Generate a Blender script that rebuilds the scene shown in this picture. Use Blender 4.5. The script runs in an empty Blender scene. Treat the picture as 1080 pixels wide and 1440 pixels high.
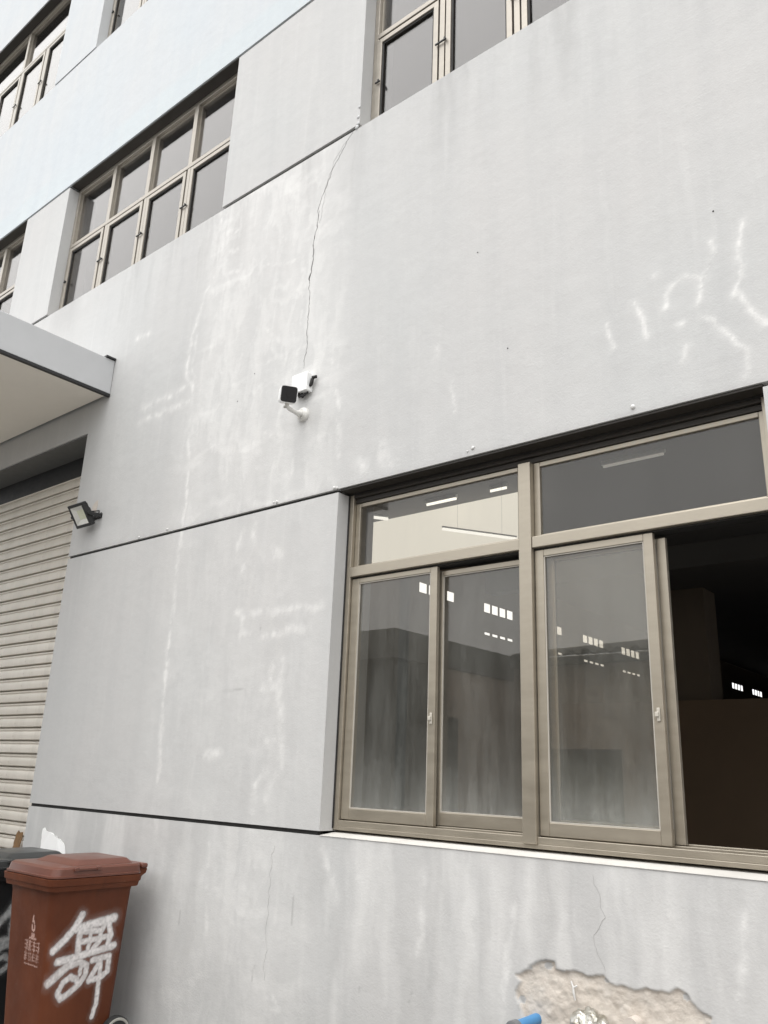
import bpy, bmesh, math, random
import numpy as np
from mathutils import Vector, Matrix
random.seed(4)
S = bpy.context.scene
COL = S.collection
PI = math.pi
R = math.radians

# ------------------------------------------------------------------ camera
cam_d = bpy.data.cameras.new('camera')
cam = bpy.data.objects.new('camera', cam_d)
COL.objects.link(cam)
RIGHT = Vector((0.76883838, 0.63838270, 0.03681131))
UP = Vector((0.16769099, -0.25684287, 0.95179382))
FWD = Vector((-0.61706343, 0.72560269, 0.30452168))
m = Matrix((RIGHT, UP, -FWD)).transposed().to_4x4()
m.translation = Vector((0.0, -3.6, 1.65))
cam.matrix_world = m
cam_d.sensor_fit = 'VERTICAL'
cam_d.sensor_height = 36.0
cam_d.lens = 1162.107 / 1440.0 * 36.0
cam_d.clip_start = 0.05
cam_d.clip_end = 2000
S.camera = cam

# ------------------------------------------------------------------ world, sun, exposure
SUN_DIR = Vector((0.02, -0.38, 0.925)).normalized()      # towards the sun behind the cloud
world = bpy.data.worlds.new('World')
S.world = world
world.use_nodes = True
wn = world.node_tree
bg = wn.nodes['Background']
sky = wn.nodes.new('ShaderNodeTexSky')
sky.sky_type = 'NISHITA'
sky.sun_disc = False
sky.sun_elevation = math.asin(SUN_DIR.z)
sky.sun_rotation = math.atan2(SUN_DIR.x, SUN_DIR.y)
sky.air_density = 1.0
sky.dust_density = 2.0
hs = wn.nodes.new('ShaderNodeHueSaturation')
hs.inputs['Saturation'].default_value = 0.16
wn.links.new(sky.outputs[0], hs.inputs['Color'])
# closed cloud deck, three times brighter at the zenith than at the horizon (standard overcast sky)
tcw = wn.nodes.new('ShaderNodeTexCoord')
sxyz = wn.nodes.new('ShaderNodeSeparateXYZ')
wn.links.new(tcw.outputs['Generated'], sxyz.inputs[0])
mr = wn.nodes.new('ShaderNodeMapRange')
mr.inputs['From Min'].default_value = 0.0
mr.inputs['From Max'].default_value = 1.0
mr.inputs['To Min'].default_value = 0.42
mr.inputs['To Max'].default_value = 1.0
wn.links.new(sxyz.outputs['Z'], mr.inputs['Value'])
cld = wn.nodes.new('ShaderNodeVectorMath')
cld.operation = 'SCALE'
cld.inputs[0].default_value = (14.3, 14.35, 14.4)
wn.links.new(mr.outputs[0], cld.inputs['Scale'])
mxw = wn.nodes.new('ShaderNodeMix')
mxw.data_type = 'RGBA'
mxw.inputs[0].default_value = 0.85
wn.links.new(hs.outputs[0], mxw.inputs[6])
wn.links.new(cld.outputs[0], mxw.inputs[7])
wn.links.new(mxw.outputs[2], bg.inputs['Color'])
bg.inputs['Strength'].default_value = 0.12
sun_d = bpy.data.lights.new('sun', 'SUN')
sun_d.energy = 0.85
sun_d.angle = R(38)
sun_d.color = (1.0, 0.97, 0.93)
sun = bpy.data.objects.new('sun', sun_d)
COL.objects.link(sun)
sun.rotation_euler = (-SUN_DIR).to_track_quat('-Z', 'Y').to_euler()
vs = S.view_settings
vs.view_transform = 'Standard'
vs.look = 'None'
vs.gamma = 1.0
vs.exposure = 1.0
vs.use_curve_mapping = False
S.cycles.max_bounces = 10
S.cycles.transparent_max_bounces = 16

# ------------------------------------------------------------------ node helpers
def new_mat(name):
    mt = bpy.data.materials.new(name)
    mt.use_nodes = True
    nt = mt.node_tree
    return mt, nt, nt.nodes['Principled BSDF']

def noise(nt, scale, detail=4.0, rough=0.55, vec=None, stretch=None, obj=True):
    tc = nt.nodes.new('ShaderNodeTexCoord')
    mp = nt.nodes.new('ShaderNodeMapping')
    nt.links.new(tc.outputs['Object'], mp.inputs['Vector'])
    if stretch:
        mp.inputs['Scale'].default_value = stretch
    n = nt.nodes.new('ShaderNodeTexNoise')
    n.inputs['Scale'].default_value = scale
    n.inputs['Detail'].default_value = detail
    n.inputs['Roughness'].default_value = rough
    nt.links.new(mp.outputs[0], n.inputs['Vector'])
    return n.outputs['Fac']

def mixc(nt, fac, a, b, blend='MIX'):
    n = nt.nodes.new('ShaderNodeMix')
    n.data_type = 'RGBA'
    n.blend_type = blend
    for sock, v in ((n.inputs[0], fac), (n.inputs[6], a), (n.inputs[7], b)):
        if hasattr(v, 'links'):
            nt.links.new(v, sock)
        elif isinstance(v, (tuple, list)):
            sock.default_value = (v[0], v[1], v[2], 1)
        else:
            sock.default_value = v
    return n.outputs[2]

def mth(nt, op, a, b=0.0, clamp=False):
    n = nt.nodes.new('ShaderNodeMath')
    n.operation = op
    n.use_clamp = clamp
    for i, v in enumerate((a, b)):
        if hasattr(v, 'links'):
            nt.links.new(v, n.inputs[i])
        else:
            n.inputs[i].default_value = v
    return n.outputs[0]

def ramp(nt, fac, lo, hi, a=0.0, b=1.0):
    n = nt.nodes.new('ShaderNodeMapRange')
    n.inputs['From Min'].default_value = lo
    n.inputs['From Max'].default_value = hi
    n.inputs['To Min'].default_value = a
    n.inputs['To Max'].default_value = b
    nt.links.new(fac, n.inputs['Value'])
    return n.outputs['Result']

def bump(nt, bsdf, height, strength=0.2, dist=0.01):
    b = nt.nodes.new('ShaderNodeBump')
    b.inputs['Strength'].default_value = strength
    b.inputs['Distance'].default_value = dist
    nt.links.new(height, b.inputs['Height'])
    nt.links.new(b.outputs[0], bsdf.inputs['Normal'])

def simple(name, col, rough=0.6, metal=0.0, var=0.08, scale=12.0, bmp=0.0, stretch=None, spec=0.5):
    mt, nt, bs = new_mat(name)
    n = noise(nt, scale, 5, 0.6, stretch=stretch)
    c = mixc(nt, n, tuple(max(0, x * (1 - var * 1.6)) for x in col), tuple(min(1, x * (1 + var * 1.6)) for x in col))
    nt.links.new(c, bs.inputs['Base Color'])
    bs.inputs['Metallic'].default_value = metal
    bs.inputs['Specular IOR Level'].default_value = spec
    r = ramp(nt, n, 0.3, 0.7, rough * 0.85, min(1, rough * 1.15))
    nt.links.new(r, bs.inputs['Roughness'])
    if bmp:
        n2 = noise(nt, scale * 4, 4, 0.6)
        bump(nt, bs, n2, bmp, 0.004)
    return mt

# ------------------------------------------------------------------ wall paint (stains come from the vertex attribute "marks")
def wall_mat():
    mt, nt, bs = new_mat('painted_render')
    L = nt.links
    tc = nt.nodes.new('ShaderNodeTexCoord')
    sep = nt.nodes.new('ShaderNodeSeparateXYZ')
    L.new(tc.outputs['Object'], sep.inputs[0])
    z = sep.outputs['Z']
    upper = ramp(nt, z, 7.925, 7.945)                      # paler bluish paint from the second floor lintel up
    stripe = mth(nt, 'MULTIPLY', upper, ramp(nt, mth(nt, 'ADD', z, mth(nt, 'MULTIPLY', noise(nt, 3, 3), 0.06)), 8.34, 8.24))
    c = mixc(nt, upper, (0.487, 0.480, 0.471), (0.525, 0.537, 0.545))
    c = mixc(nt, stripe, c, (0.507, 0.550, 0.563))
    # large patches of slightly different roller coats, warm against cool
    big = noise(nt, 0.55, 3, 0.5)
    c = mixc(nt, ramp(nt, big, 0.38, 0.62, 0.0, 0.75), c, mixc(nt, upper, (0.474, 0.478, 0.472), (0.495, 0.53, 0.555)))
    # vertical rain streaks
    st = noise(nt, 1.0, 5, 0.62, stretch=(5.5, 1, 0.45))
    c = mixc(nt, ramp(nt, st, 0.42, 0.72, 0.0, 0.34), c, mixc(nt, upper, (0.40, 0.402, 0.402), (0.43, 0.465, 0.505)))
    st2 = noise(nt, 1.0, 6, 0.65, stretch=(11, 1, 0.8))
    c = mixc(nt, ramp(nt, st2, 0.55, 0.80, 0.0, 0.35), c, (0.60, 0.595, 0.58))
    # fine mottling
    fi = noise(nt, 38, 4, 0.65)
    c = mixc(nt, ramp(nt, fi, 0.3, 0.7, 0.0, 0.16), c, (0.40, 0.395, 0.385))
    at = nt.nodes.new('ShaderNodeAttribute')
    at.attribute_name = 'marks'
    sp = nt.nodes.new('ShaderNodeSeparateColor')
    L.new(at.outputs['Color'], sp.inputs[0])
    c = mixc(nt, sp.outputs[0], c, (0.74, 0.73, 0.71))
    c = mixc(nt, sp.outputs[1], c, (0.22, 0.215, 0.21))
    bare = mixc(nt, ramp(nt, noise(nt, 22, 6, 0.7), 0.3, 0.7), (0.48, 0.425, 0.37), (0.59, 0.54, 0.48))
    bare = mixc(nt, ramp(nt, noise(nt, 7, 4, 0.6), 0.5, 0.8, 0, 0.6), bare, (0.52, 0.50, 0.47))
    c = mixc(nt, sp.outputs[2], c, bare)
    L.new(c, bs.inputs['Base Color'])
    bs.inputs['Roughness'].default_value = 0.72
    bs.inputs['Specular IOR Level'].default_value = 0.3
    h1 = noise(nt, 90, 3, 0.6)
    h2 = noise(nt, 6, 4, 0.5)
    h3 = noise(nt, 260, 2, 0.6)
    h = mth(nt, 'ADD', mth(nt, 'MULTIPLY', h1, 0.35), mth(nt, 'ADD', mth(nt, 'MULTIPLY', h2, 1.6), mth(nt, 'MULTIPLY', h3, 0.18)))
    h = mth(nt, 'ADD', h, mth(nt, 'MULTIPLY', sp.outputs[0], 0.35))
    h = mth(nt, 'ADD', h, mth(nt, 'MULTIPLY', mth(nt, 'MULTIPLY', sp.outputs[2], noise(nt, 45, 5, 0.7)), 1.2))
    bump(nt, bs, h, 0.27, 0.012)
    return mt

def glass_mat(name, ior, tint, dust, dust_col, base_dust=0.02, rough=0.0, film=0.0):
    """thin pane: transparent + mirror by Fresnel, with a grimy film that is thicker along the bottom rail"""
    mt = bpy.data.materials.new(name)
    mt.use_nodes = True
    nt = mt.node_tree
    for n in list(nt.nodes):
        nt.nodes.remove(n)
    L = nt.links
    out = nt.nodes.new('ShaderNodeOutputMaterial')
    tr = nt.nodes.new('ShaderNodeBsdfTransparent')
    tr.inputs[0].default_value = (*tint, 1)
    gl = nt.nodes.new('ShaderNodeBsdfGlossy')
    gl.inputs['Roughness'].default_value = rough
    gl.inputs['Color'].default_value = (0.95, 0.93, 0.905, 1)
    # Fresnel by angle, the same on both faces of the thin pane
    geo = nt.nodes.new('ShaderNodeNewGeometry')
    dt = nt.nodes.new('ShaderNodeVectorMath')
    dt.operation = 'DOT_PRODUCT'
    L.new(geo.outputs['Normal'], dt.inputs[0])
    L.new(geo.outputs['Incoming'], dt.inputs[1])
    inv = mth(nt, 'SUBTRACT', 1.0, mth(nt, 'ABSOLUTE', dt.outputs['Value']), True)
    f0 = ((ior - 1) / (ior + 1)) ** 2
    fres = mth(nt, 'ADD', f0, mth(nt, 'MULTIPLY', mth(nt, 'POWER', inv, 5.0), 1 - f0))
    mx = nt.nodes.new('ShaderNodeMixShader')
    L.new(fres, mx.inputs[0])
    L.new(tr.outputs[0], mx.inputs[1])
    L.new(gl.outputs[0], mx.inputs[2])
    df = nt.nodes.new('ShaderNodeBsdfDiffuse')
    df.inputs[0].default_value = (*dust_col, 1)
    tc = nt.nodes.new('ShaderNodeTexCoord')
    sep = nt.nodes.new('ShaderNodeSeparateXYZ')
    L.new(tc.outputs['Object'], sep.inputs[0])
    zz = mth(nt, 'ADD', sep.outputs['Z'], mth(nt, 'MULTIPLY', noise(nt, 3, 3, 0.5), 0.10))
    d = ramp(nt, zz, 0.02, 0.45, 1.0, 0.0)
    d = mth(nt, 'POWER', mth(nt, 'MAXIMUM', d, 0.0), 2.2)
    d = mth(nt, 'MULTIPLY', d, dust)
    blot = ramp(nt, noise(nt, 3.5, 3, 0.5), 0.3, 0.7, 0.82, 1.2)
    speck = ramp(nt, noise(nt, 70, 2, 0.5), 0.72, 0.82, 0.0, 0.1)
    smear = mth(nt, 'MULTIPLY', ramp(nt, noise(nt, 2.2, 5, 0.65, stretch=(4.0, 1, 0.45)), 0.35, 0.7, 0.55, 1.35), ramp(nt, noise(nt, 42, 4, 0.7), 0.3, 0.7, 0.82, 1.2))
    blot = mth(nt, 'MULTIPLY', blot, smear)
    d = mth(nt, 'ADD', mth(nt, 'MULTIPLY', d, blot), mth(nt, 'ADD', mth(nt, 'MULTIPLY', blot, base_dust), mth(nt, 'MULTIPLY', speck, base_dust * 5)))
    mx2 = nt.nodes.new('ShaderNodeMixShader')
    L.new(mth(nt, 'MINIMUM', d, 0.7), mx2.inputs[0])
    L.new(mx.outputs[0], mx2.inputs[1])
    L.new(df.outputs[0], mx2.inputs[2])
    L.new(mx2.outputs[0], out.inputs[0])
    return mt

M = {}
M['wall'] = wall_mat()
M['frame'] = simple('champagne_aluminium', (0.35, 0.312, 0.252), 0.36, 0.6, 0.10, 6, 0.03, stretch=(1, 1, 4))
M['frame_up'] = simple('weathered_champagne_aluminium', (0.35, 0.32, 0.275), 0.4, 0.5, 0.12, 6, 0.03, stretch=(1, 1, 4))
M['head_shade'] = simple('dark_head_shade', (0.035, 0.030, 0.025), 0.5, 0.2)  # dark tone that paints the shade under the window lintels
M['lintel_shade'] = simple('grey_lintel_shade', (0.13, 0.13, 0.125), 0.6, 0.1)  # grey that paints the shade under the shutter lintel
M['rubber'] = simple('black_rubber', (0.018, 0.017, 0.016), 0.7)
M['gasket'] = simple('grey_gasket', (0.43, 0.40, 0.35), 0.6)
M['latch'] = simple('pale_latch_plastic', (0.46, 0.43, 0.37), 0.5)
M['sill'] = simple('white_sill_paint', (0.53, 0.515, 0.485), 0.7, 0, 0.10, 5, 0.15)
M['reveal'] = simple('grey_reveal_paint', (0.47, 0.475, 0.475), 0.8, 0, 0.06, 5, 0.1)
def slat_mat():
    mt, nt, bs = new_mat('cream_shutter_paint')
    oi = nt.nodes.new('ShaderNodeObjectInfo')
    c = mixc(nt, oi.outputs['Random'], (0.60, 0.555, 0.485), (0.67, 0.625, 0.555))
    c = mixc(nt, ramp(nt, noise(nt, 1.6, 5, 0.65, stretch=(3, 1, 0.5)), 0.45, 0.75, 0.0, 0.5), c, (0.42, 0.385, 0.33))
    c = mixc(nt, ramp(nt, noise(nt, 30, 3, 0.6), 0.64, 0.76, 0.0, 0.6), c, (0.36, 0.30, 0.24))
    nt.links.new(c, bs.inputs['Base Color'])
    bs.inputs['Roughness'].default_value = 0.48
    bump(nt, bs, noise(nt, 5, 3, 0.5), 0.12, 0.01)
    return mt
M['slat'] = slat_mat()
M['fascia'] = simple('grey_canopy_paint', (0.47, 0.475, 0.48), 0.8, 0, 0.07, 3, 0.12)
M['soffit'] = simple('cream_soffit_paint', (0.82, 0.77, 0.69), 0.8, 0, 0.05, 1.5, 0.05)
M['dark_metal'] = simple('black_metal', (0.02, 0.02, 0.021), 0.45, 0.2)
M['lamp_black'] = simple('black_powder_coat', (0.012, 0.012, 0.012), 0.5)
M['white_plastic'] = simple('white_plastic', (0.80, 0.80, 0.79), 0.35, 0, 0.02)
M['arm_white'] = simple('worn_white_plastic', (0.66, 0.65, 0.62), 0.4, 0, 0.12, 30)
M['black_gloss'] = simple('black_gloss_plastic', (0.008, 0.008, 0.009), 0.12)
M['plaster'] = simple('white_plaster', (0.60, 0.595, 0.58), 0.85, 0, 0.08, 40, 0.3)
M['crack'] = simple('dark_crack_concrete', (0.05, 0.048, 0.045), 0.95)  # dark concrete tone of the crack ribbons
M['crack_pale'] = simple('hairline_crack', (0.33, 0.325, 0.315), 0.95)
M['paper'] = simple('white_paper', (0.84, 0.84, 0.83), 0.8, 0, 0.02)
M['cardboard'] = simple('brown_cardboard', (0.20, 0.115, 0.05), 0.85, 0, 0.35, 30, 0.3)
M['blue_pipe'] = simple('blue_pvc', (0.055, 0.20, 0.40), 0.35, 0, 0.12, 14)
M['grey_pipe'] = simple('grey_pvc', (0.13, 0.135, 0.14), 0.45)
def bin_mat(name, col, fade, dirt):
    mt, nt, bs = new_mat(name)
    c = mixc(nt, ramp(nt, noise(nt, 3.2, 5, 0.6, stretch=(1, 1, 0.6)), 0.35, 0.7), col, fade)
    c = mixc(nt, ramp(nt, noise(nt, 9, 6, 0.75, stretch=(1, 1, 0.35)), 0.56, 0.74, 0.0, 0.45), c, dirt)
    c = mixc(nt, ramp(nt, noise(nt, 55, 2, 0.5, stretch=(1, 1, 0.25)), 0.70, 0.78, 0.0, 0.5), c, fade)
    c = mixc(nt, ramp(nt, noise(nt, 85, 2, 0.5), 0.76, 0.80, 0.0, 0.7), c, (0.35, 0.31, 0.28))
    nt.links.new(c, bs.inputs['Base Color'])
    bs.inputs['Specular IOR Level'].default_value = 0.25
    nt.links.new(ramp(nt, noise(nt, 7, 5, 0.6), 0.3, 0.7, 0.42, 0.68), bs.inputs['Roughness'])
    bump(nt, bs, noise(nt, 160, 3, 0.6), 0.10, 0.003)
    return mt
M['bin_brown'] = bin_mat('scuffed_brown_bin_plastic', (0.080, 0.021, 0.0075), (0.125, 0.036, 0.014), (0.050, 0.021, 0.013))
M['lid_brown'] = simple('brown_lid_plastic', (0.112, 0.040, 0.026), 0.36, 0, 0.16, 4, 0.05)
M['bin_black'] = simple('black_bin_plastic', (0.013, 0.014, 0.015), 0.42, 0, 0.2, 3.5, 0.06)
M['lid_black'] = simple('black_lid_plastic', (0.032, 0.034, 0.034), 0.34, 0, 0.2, 4, 0.05)
M['tyre'] = simple('tyre_rubber', (0.02, 0.02, 0.02), 0.7)
M['hub'] = simple('grey_hub_plastic', (0.32, 0.31, 0.28), 0.5)
M['concrete_stub'] = simple('bare_mortar', (0.50, 0.45, 0.40), 0.9, 0, 0.12, 25, 0.3)
M['ground'] = simple('worn_concrete_yard', (0.19, 0.187, 0.18), 0.9, 0, 0.15, 0.6, 0.2)
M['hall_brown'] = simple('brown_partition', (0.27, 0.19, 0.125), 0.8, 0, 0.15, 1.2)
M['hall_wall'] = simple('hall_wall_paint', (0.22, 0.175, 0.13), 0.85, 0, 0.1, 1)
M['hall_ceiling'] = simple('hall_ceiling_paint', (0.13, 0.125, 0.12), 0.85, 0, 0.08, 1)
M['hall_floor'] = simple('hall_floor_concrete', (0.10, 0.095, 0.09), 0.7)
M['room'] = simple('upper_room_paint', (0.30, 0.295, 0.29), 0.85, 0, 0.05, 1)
def opp_mat():
    mt, nt, bs = new_mat('stained_beige_factory_paint')
    c = mixc(nt, ramp(nt, noise(nt, 0.9, 6, 0.65, stretch=(2.2, 2.2, 0.5)), 0.35, 0.7), (0.58, 0.485, 0.40), (0.36, 0.31, 0.265))
    c = mixc(nt, ramp(nt, noise(nt, 1.8, 6, 0.7), 0.52, 0.72, 0, 0.6), c, (0.24, 0.215, 0.19))
    nt.links.new(c, bs.inputs['Base Color'])
    bs.inputs['Roughness'].default_value = 0.9
    return mt
M['opp_wall'] = opp_mat()
M['opp_dark'] = simple('dark_green_paint', (0.035, 0.05, 0.044), 0.6, 0, 0.2, 1)
M['opp_fascia'] = simple('grey_green_fascia', (0.13, 0.14, 0.13), 0.7, 0, 0.2, 1)
M['opp_roof'] = simple('dark_roof_tile', (0.028, 0.027, 0.026), 0.7, 0, 0.2, 3)
M['opp_door'] = simple('green_steel_door', (0.03, 0.06, 0.052), 0.5)
M['glass'] = glass_mat('dusty_grey_glass', 1.60, (0.84, 0.82, 0.78), 0.22, (0.45, 0.46, 0.44), 0.07)
M['glass_top'] = glass_mat('transom_glass', 1.48, (0.85, 0.84, 0.81), 0.0, (0.5, 0.5, 0.5), 0.02)
M['glass_clear'] = glass_mat('clear_cover_glass', 1.35, (0.97, 0.97, 0.96), 0.0, (0.5, 0.5, 0.5), 0.0)
M['glass_up'] = glass_mat('upper_floor_glass', 1.98, (0.7, 0.69, 0.69), 0.0, (0.5, 0.5, 0.5), 0.012)
M['glass_third'] = glass_mat('third_floor_glass', 2.4, (0.5, 0.5, 0.5), 0.0, (0.5, 0.5, 0.5), 0.004)

def emit_mat(name, col, strength):
    mt, nt, bs = new_mat(name)
    bs.inputs['Base Color'].default_value = (*col, 1)
    bs.inputs['Emission Color'].default_value = (*col, 1)
    bs.inputs['Emission Strength'].default_value = strength
    return mt
M['tube'] = emit_mat('lit_fluorescent_tube', (1.0, 0.97, 0.90), 0.75)
M['tube_dim'] = emit_mat('dim_fluorescent_tube', (1.0, 0.97, 0.92), 0.11)
M['tube_hung'] = emit_mat('lit_hanging_tube', (1.0, 0.98, 0.93), 0.62)
M['bulkhead_glow'] = emit_mat('glowing_bulkhead_cream', (0.92, 0.88, 0.79), 0.47)  # glow put into the cream bulkhead, which is no lamp

def foil_mat():
    mt, nt, bs = new_mat('silver_foil')
    bs.inputs['Metallic'].default_value = 0.85
    bs.inputs['Roughness'].default_value = 0.30
    c = mixc(nt, ramp(nt, noise(nt, 25, 4, 0.6), 0.35, 0.65), (0.36, 0.34, 0.28), (0.66, 0.65, 0.61))
    nt.links.new(c, bs.inputs['Base Color'])
    bump(nt, bs, noise(nt, 60, 3, 0.6), 0.5, 0.01)
    return mt
M['foil'] = foil_mat()

def spray_mat(name, col):
    mt, nt, bs = new_mat(name)
    at = nt.nodes.new('ShaderNodeAttribute')
    at.attribute_name = 'spray'
    sp = nt.nodes.new('ShaderNodeSeparateColor')
    nt.links.new(at.outputs['Color'], sp.inputs[0])
    bs.inputs['Base Color'].default_value = (*col, 1)
    bs.inputs['Roughness'].default_value = 0.6
    nt.links.new(sp.outputs[0], bs.inputs['Alpha'])
    return mt
M['spray'] = spray_mat('white_spray_paint', (0.76, 0.73, 0.72))
M['spray_dim'] = spray_mat('greyish_spray_paint', (0.62, 0.64, 0.64))
M['print'] = spray_mat('worn_pale_print', (0.62, 0.40, 0.34))

# ------------------------------------------------------------------ object helpers
def link(o, parent=None):
    COL.objects.link(o)
    if parent is not None:
        o.parent = parent
    return o

def thing(name, label, cat, loc=(0, 0, 0), group=None):
    o = bpy.data.objects.new(name, None)
    o.empty_display_size = 0.2
    o.location = loc
    o['label'] = label
    o['category'] = cat
    if group:
        o['group'] = group
    COL.objects.link(o)
    return o

def mesh_obj(name, verts, faces, mat, parent=None, loc=None, smooth=False, bevel=0.0, segs=2):
    me = bpy.data.meshes.new(name)
    me.from_pydata([tuple(v) for v in verts], [], faces)
    me.materials.append(mat)
    me.update()
    o = bpy.data.objects.new(name, me)
    if loc is not None:
        o.location = loc
    link(o, parent)
    if smooth:
        me.polygons.foreach_set('use_smooth', [True] * len(me.polygons))
    if bevel:
        b = o.modifiers.new('bevel', 'BEVEL')
        b.width = bevel
        b.segments = segs
        b.limit_method = 'ANGLE'
        b.angle_limit = R(40)
    return o

class MB:
    """collects shapes into one mesh"""
    def __init__(s):
        s.v = []
        s.f = []
    def add(s, vs_, fs):
        n = len(s.v)
        s.v += [tuple(q) for q in vs_]
        s.f += [tuple(i + n for i in f) for f in fs]
        return s
    def box(s, x0, x1, y0, y1, z0, z1):
        v = [(x, y, z) for x in (x0, x1) for y in (y0, y1) for z in (z0, z1)]
        return s.add(v, [(0, 1, 3, 2), (4, 6, 7, 5), (0, 4, 5, 1), (2, 3, 7, 6), (0, 2, 6, 4), (1, 5, 7, 3)])
    def frame(s, x0, x1, z0, z1, y0, y1, l, r, b, t):
        """rectangular frame whose four members butt end to end"""
        s.box(x0, x0 + l, y0, y1, z0, z1)
        s.box(x1 - r, x1, y0, y1, z0, z1)
        s.box(x0 + l, x1 - r, y0, y1, z0, z0 + b)
        s.box(x0 + l, x1 - r, y0, y1, z1 - t, z1)
        return s
    def tube(s, pts, r, n=10, cap=True):
        pts = [Vector(p) for p in pts]
        rs = r if isinstance(r, (list, tuple)) else [r] * len(pts)
        rings = []
        prev = None
        for i, p in enumerate(pts):
            d = (pts[min(i + 1, len(pts) - 1)] - pts[max(i - 1, 0)]).normalized()
            a = prev if prev is not None else (Vector((0, 0, 1)) if abs(d.z) < 0.9 else Vector((1, 0, 0)))
            u = (a - d * a.dot(d)).normalized()
            prev = u
            w = d.cross(u)
            rings.append([p + (u * math.cos(t) + w * math.sin(t)) * rs[i] for t in [2 * PI * k / n for k in range(n)]])
        v = [q for ring in rings for q in ring]
        f = []
        for i in range(len(rings) - 1):
            for k in range(n):
                f.append((i * n + k, i * n + (k + 1) % n, (i + 1) * n + (k + 1) % n, (i + 1) * n + k))
        if cap:
            f.append(tuple(range(n - 1, -1, -1)))
            f.append(tuple((len(rings) - 1) * n + k for k in range(n)))
        return s.add(v, f)
    def loft(s, rings, cap0=True, cap1=True):
        n = len(rings[0])
        v = [q for ring in rings for q in ring]
        f = []
        for i in range(len(rings) - 1):
            for k in range(n):
                f.append((i * n + k, i * n + (k + 1) % n, (i + 1) * n + (k + 1) % n, (i + 1) * n + k))
        if cap0:
            f.append(tuple(range(n - 1, -1, -1)))
        if cap1:
            f.append(tuple((len(rings) - 1) * n + k for k in range(n)))
        return s.add(v, f)
    def build(s, name, mat, parent=None, loc=None, smooth=False, bevel=0.0, segs=2):
        return mesh_obj(name, s.v, s.f, mat, parent, loc, smooth, bevel, segs)

def smooth_by_angle(o, ang=35):
    me = o.data
    bm = bmesh.new()
    bm.from_mesh(me)
    bmesh.ops.recalc_face_normals(bm, faces=bm.faces)
    for e in bm.edges:
        if len(e.link_faces) == 2:
            e.smooth = e.calc_face_angle(0) < R(ang)
    for f in bm.faces:
        f.smooth = True
    bm.to_mesh(me)
    bm.free()
    return o

# ------------------------------------------------------------------ numpy noise for the stain attribute
def vnoise(x, y, seed=0):
    ix = np.floor(x).astype(np.int64)
    iy = np.floor(y).astype(np.int64)
    fx = x - ix
    fy = y - iy
    fx = fx * fx * (3 - 2 * fx)
    fy = fy * fy * (3 - 2 * fy)
    def h(a, b):
        k = (a * 374761393 + b * 668265263 + seed * 1446647) & 0xffffffff
        k = ((k ^ (k >> 13)) * 1274126177) & 0xffffffff
        k = k ^ (k >> 16)
        return (k & 0xffff) / 65535.0
    return (h(ix, iy) * (1 - fx) + h(ix + 1, iy) * fx) * (1 - fy) + (h(ix, iy + 1) * (1 - fx) + h(ix + 1, iy + 1) * fx) * fy

def fbm(x, y, seed=0, oct=4, gain=0.5):
    t = 0
    a = 1.0
    s = 0
    for o in range(oct):
        t = t + a * vnoise(x * 2 ** o + 17.3 * o, y * 2 ** o + 5.1 * o, seed + o * 7)
        s += a
        a *= gain
    return t / s

def sstep(a, b, x):
    t = np.clip((x - a) / (b - a), 0, 1)
    return t * t * (3 - 2 * t)

def pdist(x, z, pts):
    d = np.full(x.shape, 1e9)
    for (ax, az), (bx, bz) in zip(pts[:-1], pts[1:]):
        dx, dz = bx - ax, bz - az
        L2 = dx * dx + dz * dz + 1e-12
        t = np.clip(((x - ax) * dx + (z - az) * dz) / L2, 0, 1)
        d = np.minimum(d, np.hypot(x - ax - t * dx, z - az - t * dz))
    return d

def in_poly(x, z, poly):
    c = np.zeros(x.shape, bool)
    n = len(poly)
    for i in range(n):
        ax, az = poly[i]
        bx, bz = poly[(i + 1) % n]
        cond = (az > z) != (bz > z)
        with np.errstate(divide='ignore', invalid='ignore'):
            xi = ax + (z - az) / (bz - az + 1e-15) * (bx - ax)
        c ^= cond & (x < xi)
    return c

RIDGE = [(-5.03, 6.2), (-4.99, 5.62), (-5.11, 5.45), (-5.15, 5.32), (-5.24, 5.06), (-5.25, 4.77), (-5.15, 4.6), (-5.13, 4.4), (-5.09, 3.99), (-5.055, 3.62), (-5.07, 3.07), (-5.06, 2.28), (-5.0, 1.55)]
BAND = [[(-5.826, 4.585), (-5.42, 4.595), (-5.148, 4.636)], [(-5.839, 4.465), (-5.467, 4.464), (-5.154, 4.474)], [(-6.065, 5.327), (-5.901, 5.312)],
        [(-5.041, 4.605), (-5.028, 4.325), (-5.011, 4.03)], [(-5.0, 5.848), (-4.741, 5.915)], [(-4.887, 5.545), (-4.55, 5.447), (-3.945, 5.305)],
        [(-4.357, 4.87), (-4.102, 4.65), (-3.881, 4.62)], [(-3.614, 4.509), (-3.541, 4.205), (-3.496, 3.921), (-3.473, 3.599)], [(-3.934, 4.616), (-3.936, 4.364)],
        [(-4.23, 4.54), (-4.033, 4.52), (-3.848, 4.545)], [(-3.896, 3.693), (-3.882, 3.556)], [(-4.419, 3.975), (-4.248, 3.975), (-4.021, 3.899)],
        [(-4.586, 3.702), (-4.388, 3.742), (-4.182, 3.658)], [(-4.9, 5.98), (-4.93, 5.75), (-4.75, 5.72)], [(-3.93, 5.6), (-3.93, 5.0), (-3.9, 4.75)]]
BLOBS = [[(-3.288, 3.558), (-3.237, 3.46)], [(-3.117, 3.607), (-3.068, 3.474)]]
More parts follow.
